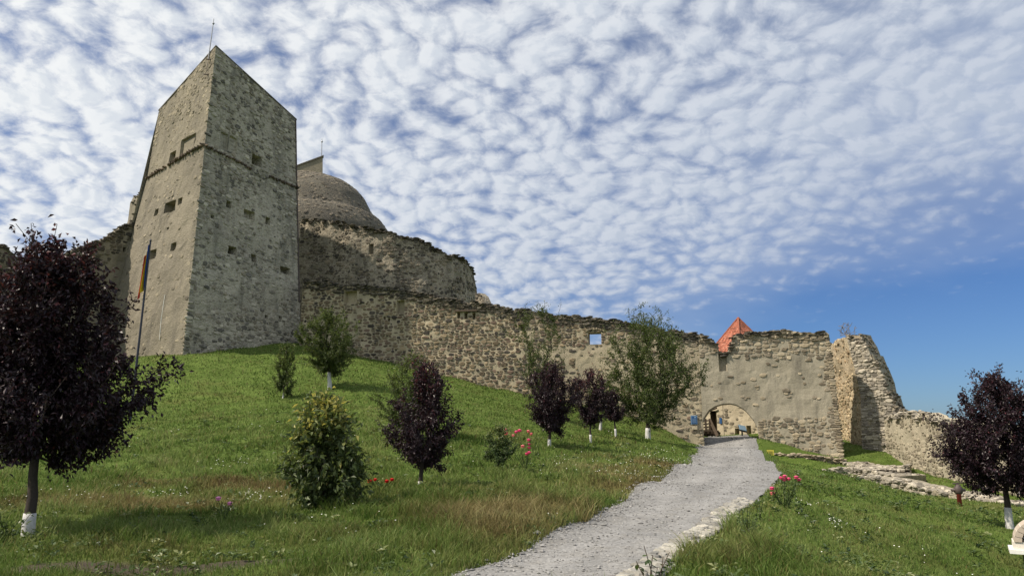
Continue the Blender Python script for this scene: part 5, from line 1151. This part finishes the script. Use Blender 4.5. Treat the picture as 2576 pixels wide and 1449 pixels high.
V[:, 2] = np.c_[X + lx * .35 + dx * Wd * .7, Y + ly * .35 + dy * Wd * .7, Z + Hh * .6]; V[:, 3] = np.c_[X + lx * .35 - dx * Wd * .7, Y + ly * .35 - dy * Wd * .7, Z + Hh * .6]; V[:, 4] = np.c_[X + lx, Y + ly, Z + Hh]
b = np.arange(n)[:, None] * 5
tag(link('grass', mesh_np('grass', V.reshape(-1, 3), b + [0, 1, 2, 3], b + [3, 2, 4], {'tint': np.repeat(tt, 5), 'dry': np.repeat(dd, 5)}), MT['grass']), 'green and dry grass blades covering the lawns', 'grass', None, 'stuff')
# broad-leaved weeds: flat rosettes and clover clumps among the grass
X, Y = scatter(5200, 7.5, 34); cl = fbm(X * 1.4 + 31, Y * 1.4, 3); kp = (r.rand(len(X)) < np.clip((cl - .44) * 5, .04, 1)) & (pathdist(X, Y) > .08); X, Y = X[kp], Y[kp]; n = len(X); Z = hz(X, Y); k = 7
C = np.repeat(np.c_[X, Y, Z], k, 0) + r.normal(0, .03, (n * k, 3)) * [1, 1, .0] + np.c_[np.zeros(n * k), np.zeros(n * k), r.uniform(.01, .09, n * k)]; an = r.rand(n * k) * 6.283
D = unit(np.c_[np.cos(an), np.sin(an), r.uniform(.0, .9, n * k)]); Nn = unit(np.c_[r.normal(0, .3, (n * k, 2)), np.ones(n * k)]); Nn = unit(Nn - D * (Nn * D).sum(1, keepdims=True)); sz_ = np.repeat((.035 + .0022 * Y) * r.uniform(.6, 1.7, n), k)
tag(link('weeds', leaf_mesh(C, D, Nn, sz_ * r.uniform(.7, 1.3, n * k), sz_ * r.uniform(.35, .7, n * k), np.repeat(np.clip(r.rand(n) * 1.05, 0, 1), k)), MT['rose_leaf']), 'low broad-leaved weeds growing among the grass', 'weeds', None, 'stuff')
# small white wild flowers, in drifts
FX, FY = [], []
for (px, py, d, rx, ry, k) in [(430, 1240, 16.5, .5, .5, 26), (690, 1240, 15.8, .9, .6, 34), (580, 1160, 22, .8, .8, 22), (640, 1245, 15.6, .3, .3, 14), (1600, 1200, 22, 1.6, 3.5, 130), (1690, 1165, 29, 1.4, 5, 90), (2103, 1288, 13.8, .12, .12, 16), (2032, 1192, 16, .2, .15, 12), (2200, 1350, 13, 2.5, 2, 22), (120, 1250, 15.5, 1.4, .6, 30), (1450, 1190, 22, 2, 3, 40), (700, 1090, 29, 7, 6, 40), (1000, 1330, 12, 2, 1, 20), (1760, 1210, 20, 5, 4, 0)]:
    c = P(px, py, d); FX.append(c.x + r.normal(0, rx * .7, k)); FY.append(c.y + r.normal(0, ry * .7, k))
X, Y = np.concatenate(FX), np.concatenate(FY); kp = pathdist(X, Y) > .12; X, Y = X[kp], Y[kp]; n = len(X); Z = hz(X, Y) + r.uniform(.08, .2, n); s_ = (.007 + .0004 * Y) * r.uniform(.6, 1.3, n); V = []
for k in range(6):
    a = k * math.pi / 3; V.append(np.c_[X + np.cos(a) * s_, Y + np.sin(a) * s_, Z + (k % 2) * s_ * .5])
V = np.stack(V + [np.c_[X, Y, Z + s_ * .7]], 1).reshape(-1, 3); b = np.arange(n)[:, None] * 7
tag(link('wild_flowers', mesh_np('wild_flowers', V, None, np.concatenate([b + [k, (k + 1) % 6, 6] for k in range(6)])), MT['whiteflower']), 'tiny white wild flowers dotted through the grass', 'flowers', None, 'stuff')
